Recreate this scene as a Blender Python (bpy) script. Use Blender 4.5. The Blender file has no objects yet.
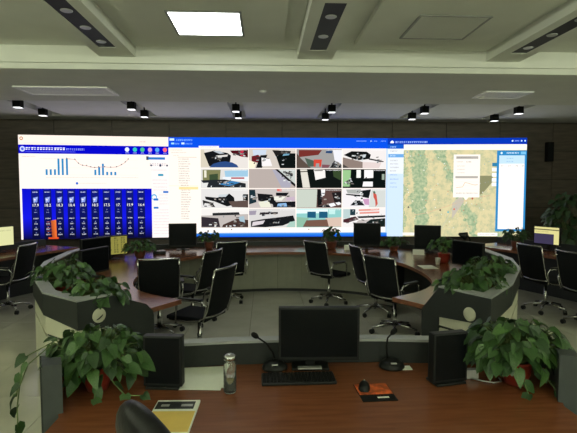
import bpy, bmesh, math, random
from mathutils import Vector, Matrix
random.seed(7)
PI = math.pi
R = math.radians
scene = bpy.context.scene
C = scene.collection

# ------------------------------------------------------------------ camera
cam_d = bpy.data.cameras.new('camera'); cam = bpy.data.objects.new('camera', cam_d); C.objects.link(cam)
cam_d.sensor_width = 36.0; cam_d.lens = 480.0/577.0*36.0; cam_d.clip_start = 0.05
cam.location = (0, 0, 1.82)
cam.rotation_euler = (R(90-3.4), 0, R(-2.8))
scene.camera = cam

# ------------------------------------------------------------------ world, light, exposure
w = bpy.data.worlds.new('world'); scene.world = w; w.use_nodes = True
w.node_tree.nodes['Background'].inputs[0].default_value = (0.75, 0.85, 0.9, 1)
w.node_tree.nodes['Background'].inputs[1].default_value = 0.02
scene.view_settings.view_transform = 'Standard'; scene.view_settings.look = 'None'
scene.view_settings.gamma = 1.0; scene.view_settings.exposure = 0.0
scene.view_settings.use_curve_mapping = False
ADDED_WIN = [(-5.2, -2.6), (-1.6, 1.0), (2.0, 4.6)]          # unseen windows added behind the camera to light the room from there
for x0, x1 in ADDED_WIN:  # one added area light per made-up window
    ld = bpy.data.lights.new('window_daylight', 'AREA'); ld.shape = 'RECTANGLE'
    ld.size = x1-x0-0.1; ld.size_y = 1.5; ld.energy = 36; ld.color = (0.93, 1.0, 0.74)
    lo = bpy.data.objects.new('window_daylight', ld); C.objects.link(lo)
    lo.location = ((x0+x1)/2, -2.93, 1.7); lo.rotation_euler = (R(90), 0, 0)

ADDED_COVE = [((-7.18, 1.5, 3.14), 8.6, R(-35), R(90)), ((7.98, 1.5, 3.14), 8.6, R(35), R(90)), ((0.4, -2.78, 3.14), 15.0, R(35), 0)]
for loc, ln, tilt, rz in ADDED_COVE:                          # unseen cove strips, added to brighten the raised ceiling
    ld = bpy.data.lights.new('cove_strip', 'AREA'); ld.shape = 'RECTANGLE'; ld.size = ln; ld.size_y = 0.12; ld.energy = 190 if rz else 370; ld.color = (0.93, 1.0, 0.77)
    lo = bpy.data.objects.new('cove_strip', ld); C.objects.link(lo); lo.location = loc
    inward = Vector((0.62 if rz and loc[0] < 0 else (-0.62 if rz else 0), 0 if rz else 0.62, 0.8))
    lo.rotation_euler = inward.to_track_quat('-Z', 'X' if not rz else 'Y').to_euler()
    lo.rotation_mode = 'QUATERNION'; zz = -inward.normalized(); xx = Vector((0, 1, 0)) if rz else Vector((1, 0, 0)); yy = zz.cross(xx)
    lo.rotation_quaternion = Matrix((xx, yy, zz)).transposed().to_quaternion()

# ------------------------------------------------------------------ materials
def lin(c):
    return tuple((v/12.92 if v <= 0.04045 else ((v+0.055)/1.055)**2.4) for v in c)
def hx(s):
    return lin(tuple(int(s[i:i+2], 16)/255 for i in (0, 2, 4)))
MATS = {}
def mat(name, col, rough=0.5, metal=0.0, noise=0.0, nscale=8.0, bump=0.0, stretch=(1, 1, 1), spec=0.5, **kw):
    m = bpy.data.materials.new(name); m.use_nodes = True
    nt = m.node_tree; b = nt.nodes['Principled BSDF']
    b.inputs['Base Color'].default_value = (*col, 1); b.inputs['Roughness'].default_value = rough
    b.inputs['Metallic'].default_value = metal
    b.inputs['Specular IOR Level'].default_value = spec
    if noise > 0 or bump > 0:
        tc = nt.nodes.new('ShaderNodeTexCoord'); mp = nt.nodes.new('ShaderNodeMapping')
        mp.inputs['Scale'].default_value = stretch
        nz = nt.nodes.new('ShaderNodeTexNoise'); nz.inputs['Scale'].default_value = nscale
        nz.inputs['Detail'].default_value = 5
        nt.links.new(tc.outputs['Object'], mp.inputs['Vector']); nt.links.new(mp.outputs['Vector'], nz.inputs['Vector'])
        if noise > 0:
            rp = nt.nodes.new('ShaderNodeValToRGB')
            rp.color_ramp.elements[0].position = 0.3; rp.color_ramp.elements[1].position = 0.7
            rp.color_ramp.elements[0].color = (*[c*(1-noise) for c in col], 1)
            rp.color_ramp.elements[1].color = (*[min(1, c*(1+noise)) for c in col], 1)
            nt.links.new(nz.outputs['Fac'], rp.inputs['Fac']); nt.links.new(rp.outputs['Color'], b.inputs['Base Color'])
        if bump > 0:
            bp = nt.nodes.new('ShaderNodeBump'); bp.inputs['Strength'].default_value = bump; bp.inputs['Distance'].default_value = 0.01
            nt.links.new(nz.outputs['Fac'], bp.inputs['Height']); nt.links.new(bp.outputs['Normal'], b.inputs['Normal'])
    if 'trans' in kw:
        b.inputs['Transmission Weight'].default_value = kw['trans']; b.inputs['IOR'].default_value = 1.45
    if 'emit' in kw:
        b.inputs['Emission Color'].default_value = (*kw['emit'][0], 1); b.inputs['Emission Strength'].default_value = kw['emit'][1]
    MATS[name] = m
    return m
mat('ceiling_paint', (0.66, 0.67, 0.60), 0.85, noise=0.03, nscale=3)
mat('soffit_paint', (0.64, 0.65, 0.58), 0.85, noise=0.04, nscale=3)
mat('far_ceiling_paint', (0.72, 0.73, 0.72), 0.85, noise=0.03, nscale=3)
mat('wall_panel', (0.075, 0.058, 0.043), 0.5, noise=0.35, nscale=2.0, stretch=(1, 1, 9))
mat('wall_gap', (0.012, 0.010, 0.008), 0.8, noise=0.1)
mat('side_wall', (0.22, 0.21, 0.18), 0.8, noise=0.05)
mat('floor_tile', (0.55, 0.54, 0.45), 0.16, noise=0.08, nscale=2.5)
mat('grout', (0.16, 0.16, 0.13), 0.8, noise=0.1)
mat('wood', (0.195, 0.064, 0.026), 0.22, noise=0.16, nscale=4, stretch=(1.0, 9, 9), bump=0.03)
mat('wood_edge', (0.20, 0.075, 0.035), 0.35, noise=0.25, nscale=6, stretch=(1, 6, 6))
mat('slate_panel', (0.018, 0.022, 0.021), 0.5, noise=0.08, nscale=20)
mat('grey_ledge', (0.34, 0.35, 0.35), 0.4, noise=0.05, nscale=20)
mat('cream_panel', (0.58, 0.57, 0.44), 0.45, noise=0.03, nscale=10)
mat('front_laminate', (0.30, 0.305, 0.235), 0.45, noise=0.04, nscale=10)  # darker copy of the cream panel, its shade put into the colour
mat('toe_kick', (0.02, 0.022, 0.02), 0.6, noise=0.1)
mat('black_plastic', (0.008, 0.009, 0.009), 0.45, spec=0.3, noise=0.15, nscale=30)
mat('matte_black', (0.006, 0.006, 0.006), 0.75, spec=0.2, noise=0.2, nscale=30)
mat('dark_screen', (0.004, 0.005, 0.006), 0.25, spec=0.12, noise=0.1, nscale=2)
mat('chrome', (0.50, 0.50, 0.49), 0.2, 1.0, noise=0.04, nscale=40)
mat('silver_plastic', (0.45, 0.45, 0.43), 0.35, 0.4, noise=0.05, nscale=30)
mat('chair_mesh', (0.007, 0.008, 0.009), 0.8, spec=0.15, noise=0.3, nscale=90, bump=0.2)
mat('black_leather', (0.007, 0.007, 0.008), 0.4, spec=0.3, noise=0.2, nscale=45, bump=0.18)
mat('paper', (0.80, 0.82, 0.72), 0.7, noise=0.02, nscale=30)
mat('yellow_card', (0.72, 0.50, 0.10), 0.55, noise=0.06, nscale=12)
mat('glass', (0.92, 0.96, 0.92), 0.03, trans=0.95)
mat('tea', (0.30, 0.20, 0.06), 0.2, noise=0.3, nscale=40)
mat('red_pot', (0.30, 0.035, 0.02), 0.35, noise=0.15, nscale=12)
mat('brown_pot', (0.16, 0.05, 0.03), 0.4, noise=0.15, nscale=12)
mat('soil', (0.03, 0.02, 0.012), 0.9, noise=0.4, nscale=60, bump=0.5)
mat('stem', (0.10, 0.14, 0.04), 0.6, noise=0.2, nscale=30)
mat('leaf', (0.036, 0.088, 0.020), 0.42, noise=0.35, nscale=14)
mat('leaf_pale', (0.06, 0.13, 0.03), 0.42, noise=0.3, nscale=14)
mat('leaf_dark', (0.022, 0.055, 0.015), 0.45, noise=0.35, nscale=14)
mat('white_metal', (0.72, 0.72, 0.70), 0.4, noise=0.03, nscale=20)
mat('panel_glow', (0.9, 0.95, 0.9), 0.5, emit=((0.95, 1.0, 0.96), 9.0))
mat('panel_off', (0.56, 0.57, 0.50), 0.6, noise=0.02)
mat('panel_frame', (0.22, 0.225, 0.2), 0.5, noise=0.05)
mat('strip_black', (0.014, 0.016, 0.016), 0.6, noise=0.15, nscale=10)
mat('spot_glow', (0.9, 0.9, 0.95), 0.5, emit=((0.95, 0.97, 1.0), 1.6))
mat('fire_print', (0.55, 0.10, 0.02), 0.6, noise=0.75, nscale=22)
mat('window_frame', (0.6, 0.6, 0.58), 0.5, noise=0.03)  # used only on the windows added behind the camera

def emission_attr(name, strength):
    m = bpy.data.materials.new(name); m.use_nodes = True; nt = m.node_tree; nt.nodes.clear()
    o = nt.nodes.new('ShaderNodeOutputMaterial'); e = nt.nodes.new('ShaderNodeEmission'); a = nt.nodes.new('ShaderNodeAttribute')
    a.attribute_name = 'Col'; e.inputs['Strength'].default_value = strength
    nt.links.new(a.outputs['Color'], e.inputs['Color']); nt.links.new(e.outputs[0], o.inputs[0])
    MATS[name] = m; return m
emission_attr('screen_light', 1.15)
def map_material():
    m = bpy.data.materials.new('map_light'); m.use_nodes = True; nt = m.node_tree; nt.nodes.clear()
    N = nt.nodes.new; L = nt.links.new
    o = N('ShaderNodeOutputMaterial'); e = N('ShaderNodeEmission'); L(e.outputs[0], o.inputs[0]); e.inputs['Strength'].default_value = 1.1
    tc = N('ShaderNodeTexCoord')
    base = N('ShaderNodeValToRGB'); nz = N('ShaderNodeTexNoise'); nz.inputs['Scale'].default_value = 6.5; nz.inputs['Detail'].default_value = 10; nz.inputs['Roughness'].default_value = 0.65
    L(tc.outputs['Object'], nz.inputs['Vector']); L(nz.outputs['Fac'], base.inputs['Fac'])
    cr = base.color_ramp; cr.elements[0].position = 0.38; cr.elements[0].color = (*hx('bec299'), 1)
    cr.elements[1].position = 0.56; cr.elements[1].color = (*hx('e2d6a6'), 1)
    # green ranges run down the sheet in two wandering bands
    sep = N('ShaderNodeSeparateXYZ'); L(tc.outputs['Object'], sep.inputs[0])
    n2 = N('ShaderNodeTexNoise'); n2.inputs['Scale'].default_value = 3.4; n2.inputs['Detail'].default_value = 9; n2.inputs['Roughness'].default_value = 0.7
    L(tc.outputs['Object'], n2.inputs['Vector'])
    def math_(op, a, b):
        n = N('ShaderNodeMath'); n.operation = op
        for i, v in enumerate((a, b)):
            if v is None: continue
            if isinstance(v, (int, float)): n.inputs[i].default_value = v
            else: L(v, n.inputs[i])
        return n.outputs[0]
    warp = math_('MULTIPLY', math_('SUBTRACT', n2.outputs['Fac'], 0.5), 0.95)
    def band(x0, slope, width):
        xx = math_('ADD', math_('ADD', sep.outputs['X'], warp), math_('MULTIPLY', sep.outputs['Z'], slope))
        d = math_('ABSOLUTE', math_('SUBTRACT', xx, x0), None)
        return math_('LESS_THAN', d, width)
    b1 = band(-0.80, 0.03, 0.15); b2 = band(0.52, 0.46, 0.10); b3 = band(-1.2, 0.0, 0.03); b4 = band(0.95, -0.5, 0.05)
    both = math_('MAXIMUM', math_('MAXIMUM', b1, b2), math_('MAXIMUM', b3, b4))
    n3 = N('ShaderNodeTexNoise'); n3.inputs['Scale'].default_value = 16; n3.inputs['Detail'].default_value = 4
    L(tc.outputs['Object'], n3.inputs['Vector'])
    gr = N('ShaderNodeValToRGB'); L(n3.outputs['Fac'], gr.inputs['Fac'])
    gr.color_ramp.elements[0].position = 0.35; gr.color_ramp.elements[0].color = (*hx('8fab86'), 1)
    gr.color_ramp.elements[1].position = 0.65; gr.color_ramp.elements[1].color = (*hx('c2cca2'), 1)
    mx = N('ShaderNodeMix'); mx.data_type = 'RGBA'
    L(both, mx.inputs['Factor']); L(base.outputs['Color'], mx.inputs[6]); L(gr.outputs['Color'], mx.inputs[7])
    L(mx.outputs[2], e.inputs['Color'])
    MATS['map_light'] = m
map_material()

# ------------------------------------------------------------------ mesh builder
class MB:
    def __init__(s): s.bm = bmesh.new()
    def poly(s, pts, smooth=False):
        vs = [s.bm.verts.new(p) for p in pts]
        f = s.bm.faces.new(vs); f.smooth = smooth; return s
    def box(s, x0, x1, y0, y1, z0, z1, mtx=None, bev=0.0):
        ps = [Vector((x, y, z)) for z in (z0, z1) for (x, y) in ((x0, y0), (x1, y0), (x1, y1), (x0, y1))]
        if bev > 0:
            t = bmesh.new(); vs = [t.verts.new(p) for p in ps]
            for f in ((0, 3, 2, 1), (4, 5, 6, 7), (0, 1, 5, 4), (1, 2, 6, 5), (2, 3, 7, 6), (3, 0, 4, 7)): t.faces.new([vs[i] for i in f])
            bmesh.ops.bevel(t, geom=list(t.edges), offset=bev, segments=2, affect='EDGES', profile=0.6)
            if mtx: bmesh.ops.transform(t, matrix=mtx, verts=t.verts)
            me = bpy.data.meshes.new('t'); t.to_mesh(me); t.free(); s.bm.from_mesh(me); bpy.data.meshes.remove(me); return s
        if mtx: ps = [mtx @ p for p in ps]
        vs = [s.bm.verts.new(p) for p in ps]
        for f in ((0, 3, 2, 1), (4, 5, 6, 7), (0, 1, 5, 4), (1, 2, 6, 5), (2, 3, 7, 6), (3, 0, 4, 7)): s.bm.faces.new([vs[i] for i in f])
        return s
    def prism(s, pts, z0, z1, smooth=False):
        """extruded plan outline (counter-clockwise); z0/z1 number or list per point"""
        n = len(pts)
        a = sum(pts[i][0]*pts[(i+1) % n][1]-pts[(i+1) % n][0]*pts[i][1] for i in range(n))
        idx = list(range(n)) if a > 0 else list(range(n))[::-1]
        zl = [z0]*n if not isinstance(z0, (list, tuple)) else z0
        zh = [z1]*n if not isinstance(z1, (list, tuple)) else z1
        lo = [s.bm.verts.new((pts[i][0], pts[i][1], zl[i])) for i in idx]; hi = [s.bm.verts.new((pts[i][0], pts[i][1], zh[i])) for i in idx]
        f1 = s.bm.faces.new(hi); f2 = s.bm.faces.new(lo[::-1])
        for i in range(n):
            j = (i+1) % n; f = s.bm.faces.new((lo[i], lo[j], hi[j], hi[i])); f.smooth = smooth
        bmesh.ops.triangulate(s.bm, faces=[f for f in (f1, f2) if len(f.verts) > 4])
        return s
    def wall(s, line, thick, z0, z1, side=1):
        """upright strip along a plan polyline, thickness to the left of travel; z lists allowed"""
        off = offset(line, thick*side); n = len(line)
        Z0 = z0 if isinstance(z0, (list, tuple)) else [z0]*n
        Z1 = z1 if isinstance(z1, (list, tuple)) else [z1]*n
        A = [s.bm.verts.new((line[i][0], line[i][1], Z0[i])) for i in range(n)]; B = [s.bm.verts.new((line[i][0], line[i][1], Z1[i])) for i in range(n)]
        D = [s.bm.verts.new((off[i][0], off[i][1], Z0[i])) for i in range(n)]; E = [s.bm.verts.new((off[i][0], off[i][1], Z1[i])) for i in range(n)]
        F = s.bm.faces.new
        for i in range(n-1):
            F((A[i], A[i+1], B[i+1], B[i])); F((D[i+1], D[i], E[i], E[i+1])); F((B[i], B[i+1], E[i+1], E[i])); F((A[i+1], A[i], D[i], D[i+1]))
        F((D[0], A[0], B[0], E[0])); F((A[-1], D[-1], E[-1], B[-1]))
        return s
    def tube(s, path, r, n=8, cap=True):
        path = [Vector(p) for p in path]; rr = r if isinstance(r, (list, tuple)) else [r]*len(path)
        rings = []; up = Vector((0, 0, 1))
        t0 = (path[1]-path[0]).normalized()
        u = t0.orthogonal().normalized()
        for i, p in enumerate(path):
            t = (path[min(i+1, len(path)-1)]-path[max(i-1, 0)]).normalized()
            u = (u-t*u.dot(t)); u = u.normalized() if u.length > 1e-6 else t.orthogonal().normalized()
            v = t.cross(u)
            rings.append([s.bm.verts.new(p+(u*math.cos(a)+v*math.sin(a))*rr[i]) for a in [2*PI*k/n for k in range(n)]])
        for i in range(len(rings)-1):
            for k in range(n):
                f = s.bm.faces.new((rings[i][k], rings[i][(k+1) % n], rings[i+1][(k+1) % n], rings[i+1][k])); f.smooth = True
        if cap: s.bm.faces.new(rings[0][::-1]); s.bm.faces.new(rings[-1])
        return s
    def lathe(s, prof, n=20, c=(0, 0, 0), smooth=True, mtx=None):
        rings = []
        for r, z in prof:
            ring = []
            for k in range(n):
                p = Vector((c[0]+r*math.cos(2*PI*k/n), c[1]+r*math.sin(2*PI*k/n), c[2]+z))
                if mtx: p = mtx @ p
                ring.append(s.bm.verts.new(p))
            rings.append(ring)
        for i in range(len(rings)-1):
            for k in range(n):
                f = s.bm.faces.new((rings[i][k], rings[i][(k+1) % n], rings[i+1][(k+1) % n], rings[i+1][k])); f.smooth = smooth
        s.bm.faces.new(rings[0][::-1]); s.bm.faces.new(rings[-1])
        return s
    def mesh(s, name='mesh'):
        bmesh.ops.recalc_face_normals(s.bm, faces=s.bm.faces)
        me = bpy.data.meshes.new(name); s.bm.to_mesh(me); s.bm.free(); return me
    def build(s, name, m, parent=None):
        me = s.mesh(name); me.materials.append(MATS[m]); return link(name, me, parent)

def link(name, me, parent=None, loc=None, rot=None):
    o = bpy.data.objects.new(name, me); C.objects.link(o)
    if parent: o.parent = parent
    if loc is not None: o.location = loc
    if rot is not None: o.rotation_euler = rot
    return o
def tag(o, label=None, cat=None, group=None, kind=None):
    if label: o['label'] = label
    if cat: o['category'] = cat
    if group: o['group'] = group
    if kind: o['kind'] = kind
    return o
def thing(name, label, cat, loc=(0, 0, 0), rz=0, group=None):
    o = bpy.data.objects.new(name, None); C.objects.link(o); o.location = loc; o.rotation_euler = (0, 0, rz)
    o.empty_display_size = 0.1
    return tag(o, label, cat, group)
def struct(name, mb, m):
    return tag(mb.build(name, m), kind='structure')
def copy_tree(o, parent=None):
    c = o.copy(); C.objects.link(c); c.parent = parent
    for ch in [q for q in KIDS.get(o.name, [])]: pass
    for ch in list(o.children): copy_tree(ch, c)
    return c
KIDS = {}
def offset(line, d):
    """plan polyline moved d to its left"""
    out = []; n = len(line)
    for i in range(n):
        a = Vector(line[max(i-1, 0)][:2]); p = Vector(line[i][:2]); b = Vector(line[min(i+1, n-1)][:2])
        d1 = (p-a).normalized() if (p-a).length > 1e-9 else (b-p).normalized()
        d2 = (b-p).normalized() if (b-p).length > 1e-9 else d1
        n1 = Vector((-d1.y, d1.x)); n2 = Vector((-d2.y, d2.x)); m = (n1+n2).normalized()
        out.append(p+m*(d/max(0.4, m.dot(n1))))
    return [(q.x, q.y) for q in out]
def smooth_line(pts, k=5):
    out = []
    P = [Vector(p) for p in pts]
    for i in range(len(P)-1):
        p0 = P[max(i-1, 0)]; p1 = P[i]; p2 = P[i+1]; p3 = P[min(i+2, len(P)-1)]
        for j in range(k):
            t = j/k
            q = 0.5*((2*p1)+(p2-p0)*t+(2*p0-5*p1+4*p2-p3)*t*t+(3*p1-p0-3*p2+p3)*t**3)
            out.append(tuple(q))
    out.append(tuple(P[-1])); return out

# ================================================================== THE ROOM
XL, XR, YB, YF = -7.4, 8.2, -3.0, 11.30
ZC, ZS, ZF = 3.58, 3.29, 3.38         # raised ceiling, soffit, ceiling by the screens
fl = struct('floor', MB().box(XL, XR, YB, YF, -0.15, -0.012), 'grout')
T = 0.8
tile_me = MB().box(-T/2+0.003, T/2-0.003, -T/2+0.003, T/2-0.003, -0.012, 0.0).mesh('tile'); tile_me.materials.append(MATS['floor_tile'])
rest = MB()
ix = 0
x = XL+T/2
while x < XR+T/2:
    y = YB+T/2
    while y < YF+T/2:
        if 2.6 < y < 9.6 and -5.4 < x < 6.4 and not (2.6 < y < 3.4 and -3 < x < 3.2):
            link('tile', tile_me, fl, (x, y, 0))
        else:
            rest.box(max(x-T/2+0.003, XL), min(x+T/2-0.003, XR), max(y-T/2+0.003, YB), min(y+T/2-0.003, YF), -0.012, 0.0)
        y += T
    x += T
tag(rest.build('tile_field', 'floor_tile', fl), kind='stuff')

# back wall of dark wood panels
wb = struct('wall_back', MB().box(XL, XR, YF, YF+0.15, 0, ZF+0.3), 'wall_gap')
pw, ph = 1.3, 0.676
pan_me = MB().box(-pw/2+0.006, pw/2-0.006, -0.025, 0.0, 0.006, ph-0.006).mesh('wall_panel'); pan_me.materials.append(MATS['wall_panel'])
for i in range(12):
    for j in range(5):
        link('wall_panel', pan_me, wb, (XL+pw*(i+0.5), YF, j*ph))
struct('wall_left', MB().box(XL-0.15, XL, YB, YF+0.15, 0, ZC+0.2), 'side_wall')
struct('wall_right', MB().box(XR, XR+0.15, YB, YF+0.15, 0, ZC+0.2), 'side_wall')
wr = MB().box(XL, XR, YB-0.15, YB, 0, 0.9).box(XL, XR, YB-0.15, YB, 2.5, ZC+0.2)
xs = [XL]+[v for p in ADDED_WIN for v in p]+[XR]
for i in range(0, len(xs), 2): wr.box(xs[i], xs[i+1], YB-0.15, YB, 0.9, 2.5)
struct('wall_rear', wr, 'side_wall')
for i, (x0, x1) in enumerate(ADDED_WIN):  # frames and panes for the added windows, out of view
    wn = struct('window_%d' % (i+1), MB().box(x0, x1, YB-0.12, YB-0.03, 0.9, 0.95).box(x0, x1, YB-0.12, YB-0.03, 2.45, 2.5)
                .box(x0, x0+0.05, YB-0.12, YB-0.03, 0.95, 2.45).box(x1-0.05, x1, YB-0.12, YB-0.03, 0.95, 2.45)
                .box((x0+x1)/2-0.025, (x0+x1)/2+0.025, YB-0.12, YB-0.03, 0.95, 2.45), 'window_frame')
    MB().box(x0+0.05, x1-0.05, YB-0.10, YB-0.09, 0.95, 2.45).build('window_pane', 'glass', wn)

for k, mbx in enumerate((MB().box(XL, XL+0.34, YB, 6.18, 3.02, 3.08).box(XL+0.31, XL+0.34, YB, 6.18, 3.08, 3.11), MB().box(XR-0.34, XR, YB, 6.18, 3.02, 3.08).box(XR-0.34, XR-0.31, YB, 6.18, 3.08, 3.11),
                         MB().box(XL+0.34, XR-0.34, YB, YB+0.34, 3.02, 3.08).box(XL+0.34, XR-0.34, YB+0.31, YB+0.34, 3.08, 3.11))):
    struct('trim_%d' % (k+1), mbx, 'ceiling_paint')  # ledges added to carry the made-up cove lights
# ceiling: raised field, dropped riser, soffit, ceiling by the screens
YR = 6.18
cl = struct('ceiling', MB().box(XL, XR, YB, YR+0.1, ZC, ZC+0.15), 'ceiling_paint')
MB().box(XL, XR, YR, YR+0.12, ZS+0.085, ZC).box(XL, XR, YR+0.03, YR+0.12, ZS+0.06, ZS+0.085).build('riser', 'ceiling_paint', cl)
MB().box(XL, XR, YR-0.02, YR+0.12, ZS, ZS+0.06).build('riser_moulding', 'ceiling_paint', cl)
MB().box(XL, XR, YR+0.12, 8.38, ZS, ZS+0.2).build('soffit', 'soffit_paint', cl)
far = MB()
SLOTX = [-4.46, -2.47, -0.55, 1.29, 3.12, 4.98]
edges = [XL]
for sx in SLOTX: edges += [sx-0.14, sx+0.14]
edges.append(XR)
for i in range(0, len(edges), 2): far.box(edges[i], edges[i+1], 8.38, YF+0.15, ZF, ZF+0.15)
for sx in SLOTX: far.box(sx-0.14, sx+0.14, 10.72, YF+0.15, ZF, ZF+0.15).box(sx-0.14, sx+0.14, 8.38, 8.7, ZF, ZF+0.15)
far.build('far_field', 'far_ceiling_paint', cl)
for sx in SLOTX:
    MB().box(sx-0.15, sx+0.15, 8.7, 10.74, ZF+0.13, ZF+0.16).build('slot_back', 'soffit_paint', cl)
XA = 0.635
for k, sx in enumerate((XA-2.46, XA, XA+2.44)):
    bw = 0.22
    MB().box(sx-bw, sx-0.1, 3.0, YR, ZC-0.13, ZC).box(sx+0.1, sx+bw, 3.0, YR, ZC-0.13, ZC).box(sx-0.1, sx+0.1, 5.785, YR, ZC-0.13, ZC)\
        .box(sx-0.1, sx+0.1, 3.0, 4.32, ZC-0.13, ZC).build('light_beam', 'ceiling_paint', cl)
    fx = thing('recessed_downlight_strip', ['black downlight strip beside the glowing ceiling panel, away from the unlit one', 'black downlight strip between the glowing and the unlit ceiling panel',
               'black downlight strip beside the unlit ceiling panel, away from the glowing one'][k], 'ceiling light', (sx, 5.05, ZC-0.13), group='black downlight strips in the raised ceiling')
    MB().box(-0.098, 0.098, -0.735, 0.735, 0.006, 0.06).build('trough', 'strip_black', fx)
    for yy in (-0.42, 0.05, 0.52) if k != 1 else (-0.38, 0.22):
        MB().lathe([(0.05, -0.002), (0.055, 0.002), (0.055, 0.01), (0.02, 0.01)], 18, (0, yy, 0)).build('lens', 'silver_plastic', fx)
for k, cx in enumerate((XA-1.23, XA+1.27)):
    MB().box(cx-0.82, cx+0.82, 3.0, 5.86, ZC-0.05, ZC).build('ceiling_island', 'ceiling_paint', cl)
    p = thing('ceiling_panel_light', ['square ceiling panel light, switched on and glowing white', 'square ceiling panel light, switched off'][k],
              'ceiling light', (cx, 5.15, ZC-0.05), group=None)
    s = 0.37
    MB().box(-s, s, -s, -s+0.025, -0.012, 0.0).box(-s, s, s-0.025, s, -0.012, 0.0).box(-s, -s+0.025, -s+0.025, s-0.025, -0.012, 0.0)\
        .box(s-0.025, s, -s+0.025, s-0.025, -0.012, 0.0).build('frame', 'panel_frame', p)
    MB().box(-s+0.025, s-0.025, -s+0.025, s-0.025, -0.008, 0.0).build('diffuser', 'panel_glow' if k == 0 else 'panel_off', p)
def vent(x0, x1, y0, y1, label):
    v = thing('air_vent', label, 'air vent', ((x0+x1)/2, (y0+y1)/2, ZS), group='air vents in the soffit')
    a, b = (x1-x0)/2, (y1-y0)/2
    MB().box(-a, a, -b, -b+0.05, -0.02, 0).box(-a, a, b-0.05, b, -0.02, 0).box(-a, -a+0.05, -b+0.05, b-0.05, -0.02, 0)\
        .box(a-0.05, a, -b+0.05, b-0.05, -0.02, 0).build('frame', 'white_metal', v)
    MB().box(-a+0.05, a-0.05, -b+0.05, b-0.05, -0.004, 0).build('backing', 'strip_black', v)
    yy = -b+0.08
    while yy < b-0.07:
        MB().box(-a+0.05, a-0.05, yy-0.018, yy+0.018, -0.003, 0.001, Matrix.Translation((0, 0, -0.012))).build('slat', 'white_metal', v); yy += 0.062
vent(-3.64, -2.29, 7.2, 7.8, 'long louvred air vent in the soffit above the weather chart screen')
vent(3.36, 4.10, 7.22, 7.74, 'short louvred air vent in the soffit above the map screen')
tag(MB().lathe([(0.055, 0), (0.055, -0.012), (0.035, -0.03), (0.012, -0.034)], 16, (0, 0, 0)).build('smoke_detector', 'white_metal'),
    'small round white smoke detector on the soffit', 'detector').location = (-0.03, 7.4, ZS)
spots = {0: [9.02, 10.0], 1: [9.15, 10.1], 2: [9.3, 10.15], 3: [9.3, 10.3], 4: [9.35, 10.15], 5: [9.3, 10.3]}
names = ['over the weather screen title', 'over the weather screen icons', 'over the camera list', 'over the feeds beside the map', 'above the map sidebar', 'above the map list panel']
proto = None
def spotlight(loc, label):
    s = thing('track_spotlight', label, 'spotlight', loc, group='black cube spotlights by the screens')
    MB().box(-0.07, 0.07, -0.07, 0.07, -0.105, 0.03, bev=0.006).build('housing', 'matte_black', s)
    MB().box(-0.062, 0.062, -0.062, 0.062, -0.112, -0.1045).build('lens', 'spot_glow', s)
    MB().box(-0.012, 0.012, -0.012, 0.012, 0.0, 0.13).build('stem', 'matte_black', s)
for k, sx in enumerate(SLOTX):
    for q, yy in enumerate(spots[k]):
        spotlight((sx, yy, ZF), ['black cube spotlight farther from the wall, ', 'black cube spotlight nearer the wall, '][q]+'in the slot '+names[k])

# ================================================================== VIDEO WALL
def srgb(s): return (*hx(s), 1)
class Screen:
    """faces with their own emitted colour, drawn in content units (x right, y down)"""
    def __init__(s, wid, hei, cw, ch):
        s.k = (wid/cw, hei/ch); s.w, s.h = wid, hei; s.v = []; s.f = []; s.c = []
    def pt(s, x, y, l): return (-s.w/2+x*s.k[0], -0.001*l, s.h-y*s.k[1])
    def poly(s, pts, col, l=1):
        i = len(s.v); s.v += [s.pt(x, y, l) for x, y in pts]; s.f.append(list(range(i, i+len(pts))))
        s.c.append([srgb(col)]*len(pts) if isinstance(col, str) else [srgb(c) for c in col])
    def rect(s, x0, y0, x1, y1, col, l=1): s.poly([(x0, y0), (x1, y0), (x1, y1), (x0, y1)], col, l)
    def disc(s, x, y, r, col, l=1, n=14): s.poly([(x+r*math.cos(2*PI*k/n), y+r*math.sin(2*PI*k/n)) for k in range(n)], col, l)
    def line(s, pts, wd, col, l=1):
        for (a, b), (c, d) in zip(pts, pts[1:]):
            L = math.hypot(c-a, d-b); nx, ny = -(d-b)/L*wd/2, (c-a)/L*wd/2
            s.poly([(a+nx, b+ny), (c+nx, d+ny), (c-nx, d-ny), (a-nx, b-ny)], col, l)
    def words(s, x0, x1, y, h, col, l=1, rnd=random.Random(3)):
        """unreadably small writing: a row of short strokes"""
        x = x0
        while x < x1:
            ww = h*rnd.uniform(0.6, 1.0)
            s.rect(x, y-h/2, min(x+ww, x1), y-h/2+h*rnd.uniform(0.25, 0.4), col, l); s.rect(x, y+h*0.1, min(x+ww*rnd.uniform(0.6, 1), x1), y+h/2, col, l)
            x += h*1.15
    def text(s, txt, x, y, size, col, l=2):
        cu = bpy.data.curves.new('t', 'FONT'); cu.body = txt; cu.size = 1.0; cu.align_x = 'CENTER'; cu.align_y = 'CENTER'; cu.resolution_u = 2
        o = bpy.data.objects.new('t', cu); C.objects.link(o)
        me = bpy.data.meshes.new_from_object(o.evaluated_get(bpy.context.evaluated_depsgraph_get()))
        for p in me.polygons:
            s.poly([(x+me.vertices[i].co.x*size, y-me.vertices[i].co.y*size) for i in p.vertices], col, l)
        bpy.data.objects.remove(o); bpy.data.curves.remove(cu); bpy.data.meshes.remove(me)
    def build(s, name, parent, matname='screen_light'):
        me = bpy.data.meshes.new(name); me.from_pydata(s.v, [], s.f)
        at = me.color_attributes.new('Col', 'FLOAT_COLOR', 'CORNER')
        i = 0
        for cs in s.c:
            for c in cs: at.data[i].color = c; i += 1
        me.materials.append(MATS[matname]); o = link(name, me, parent); o.location.y = -0.101
        return o
ZB = 0.70; SH = 2.26
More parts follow.
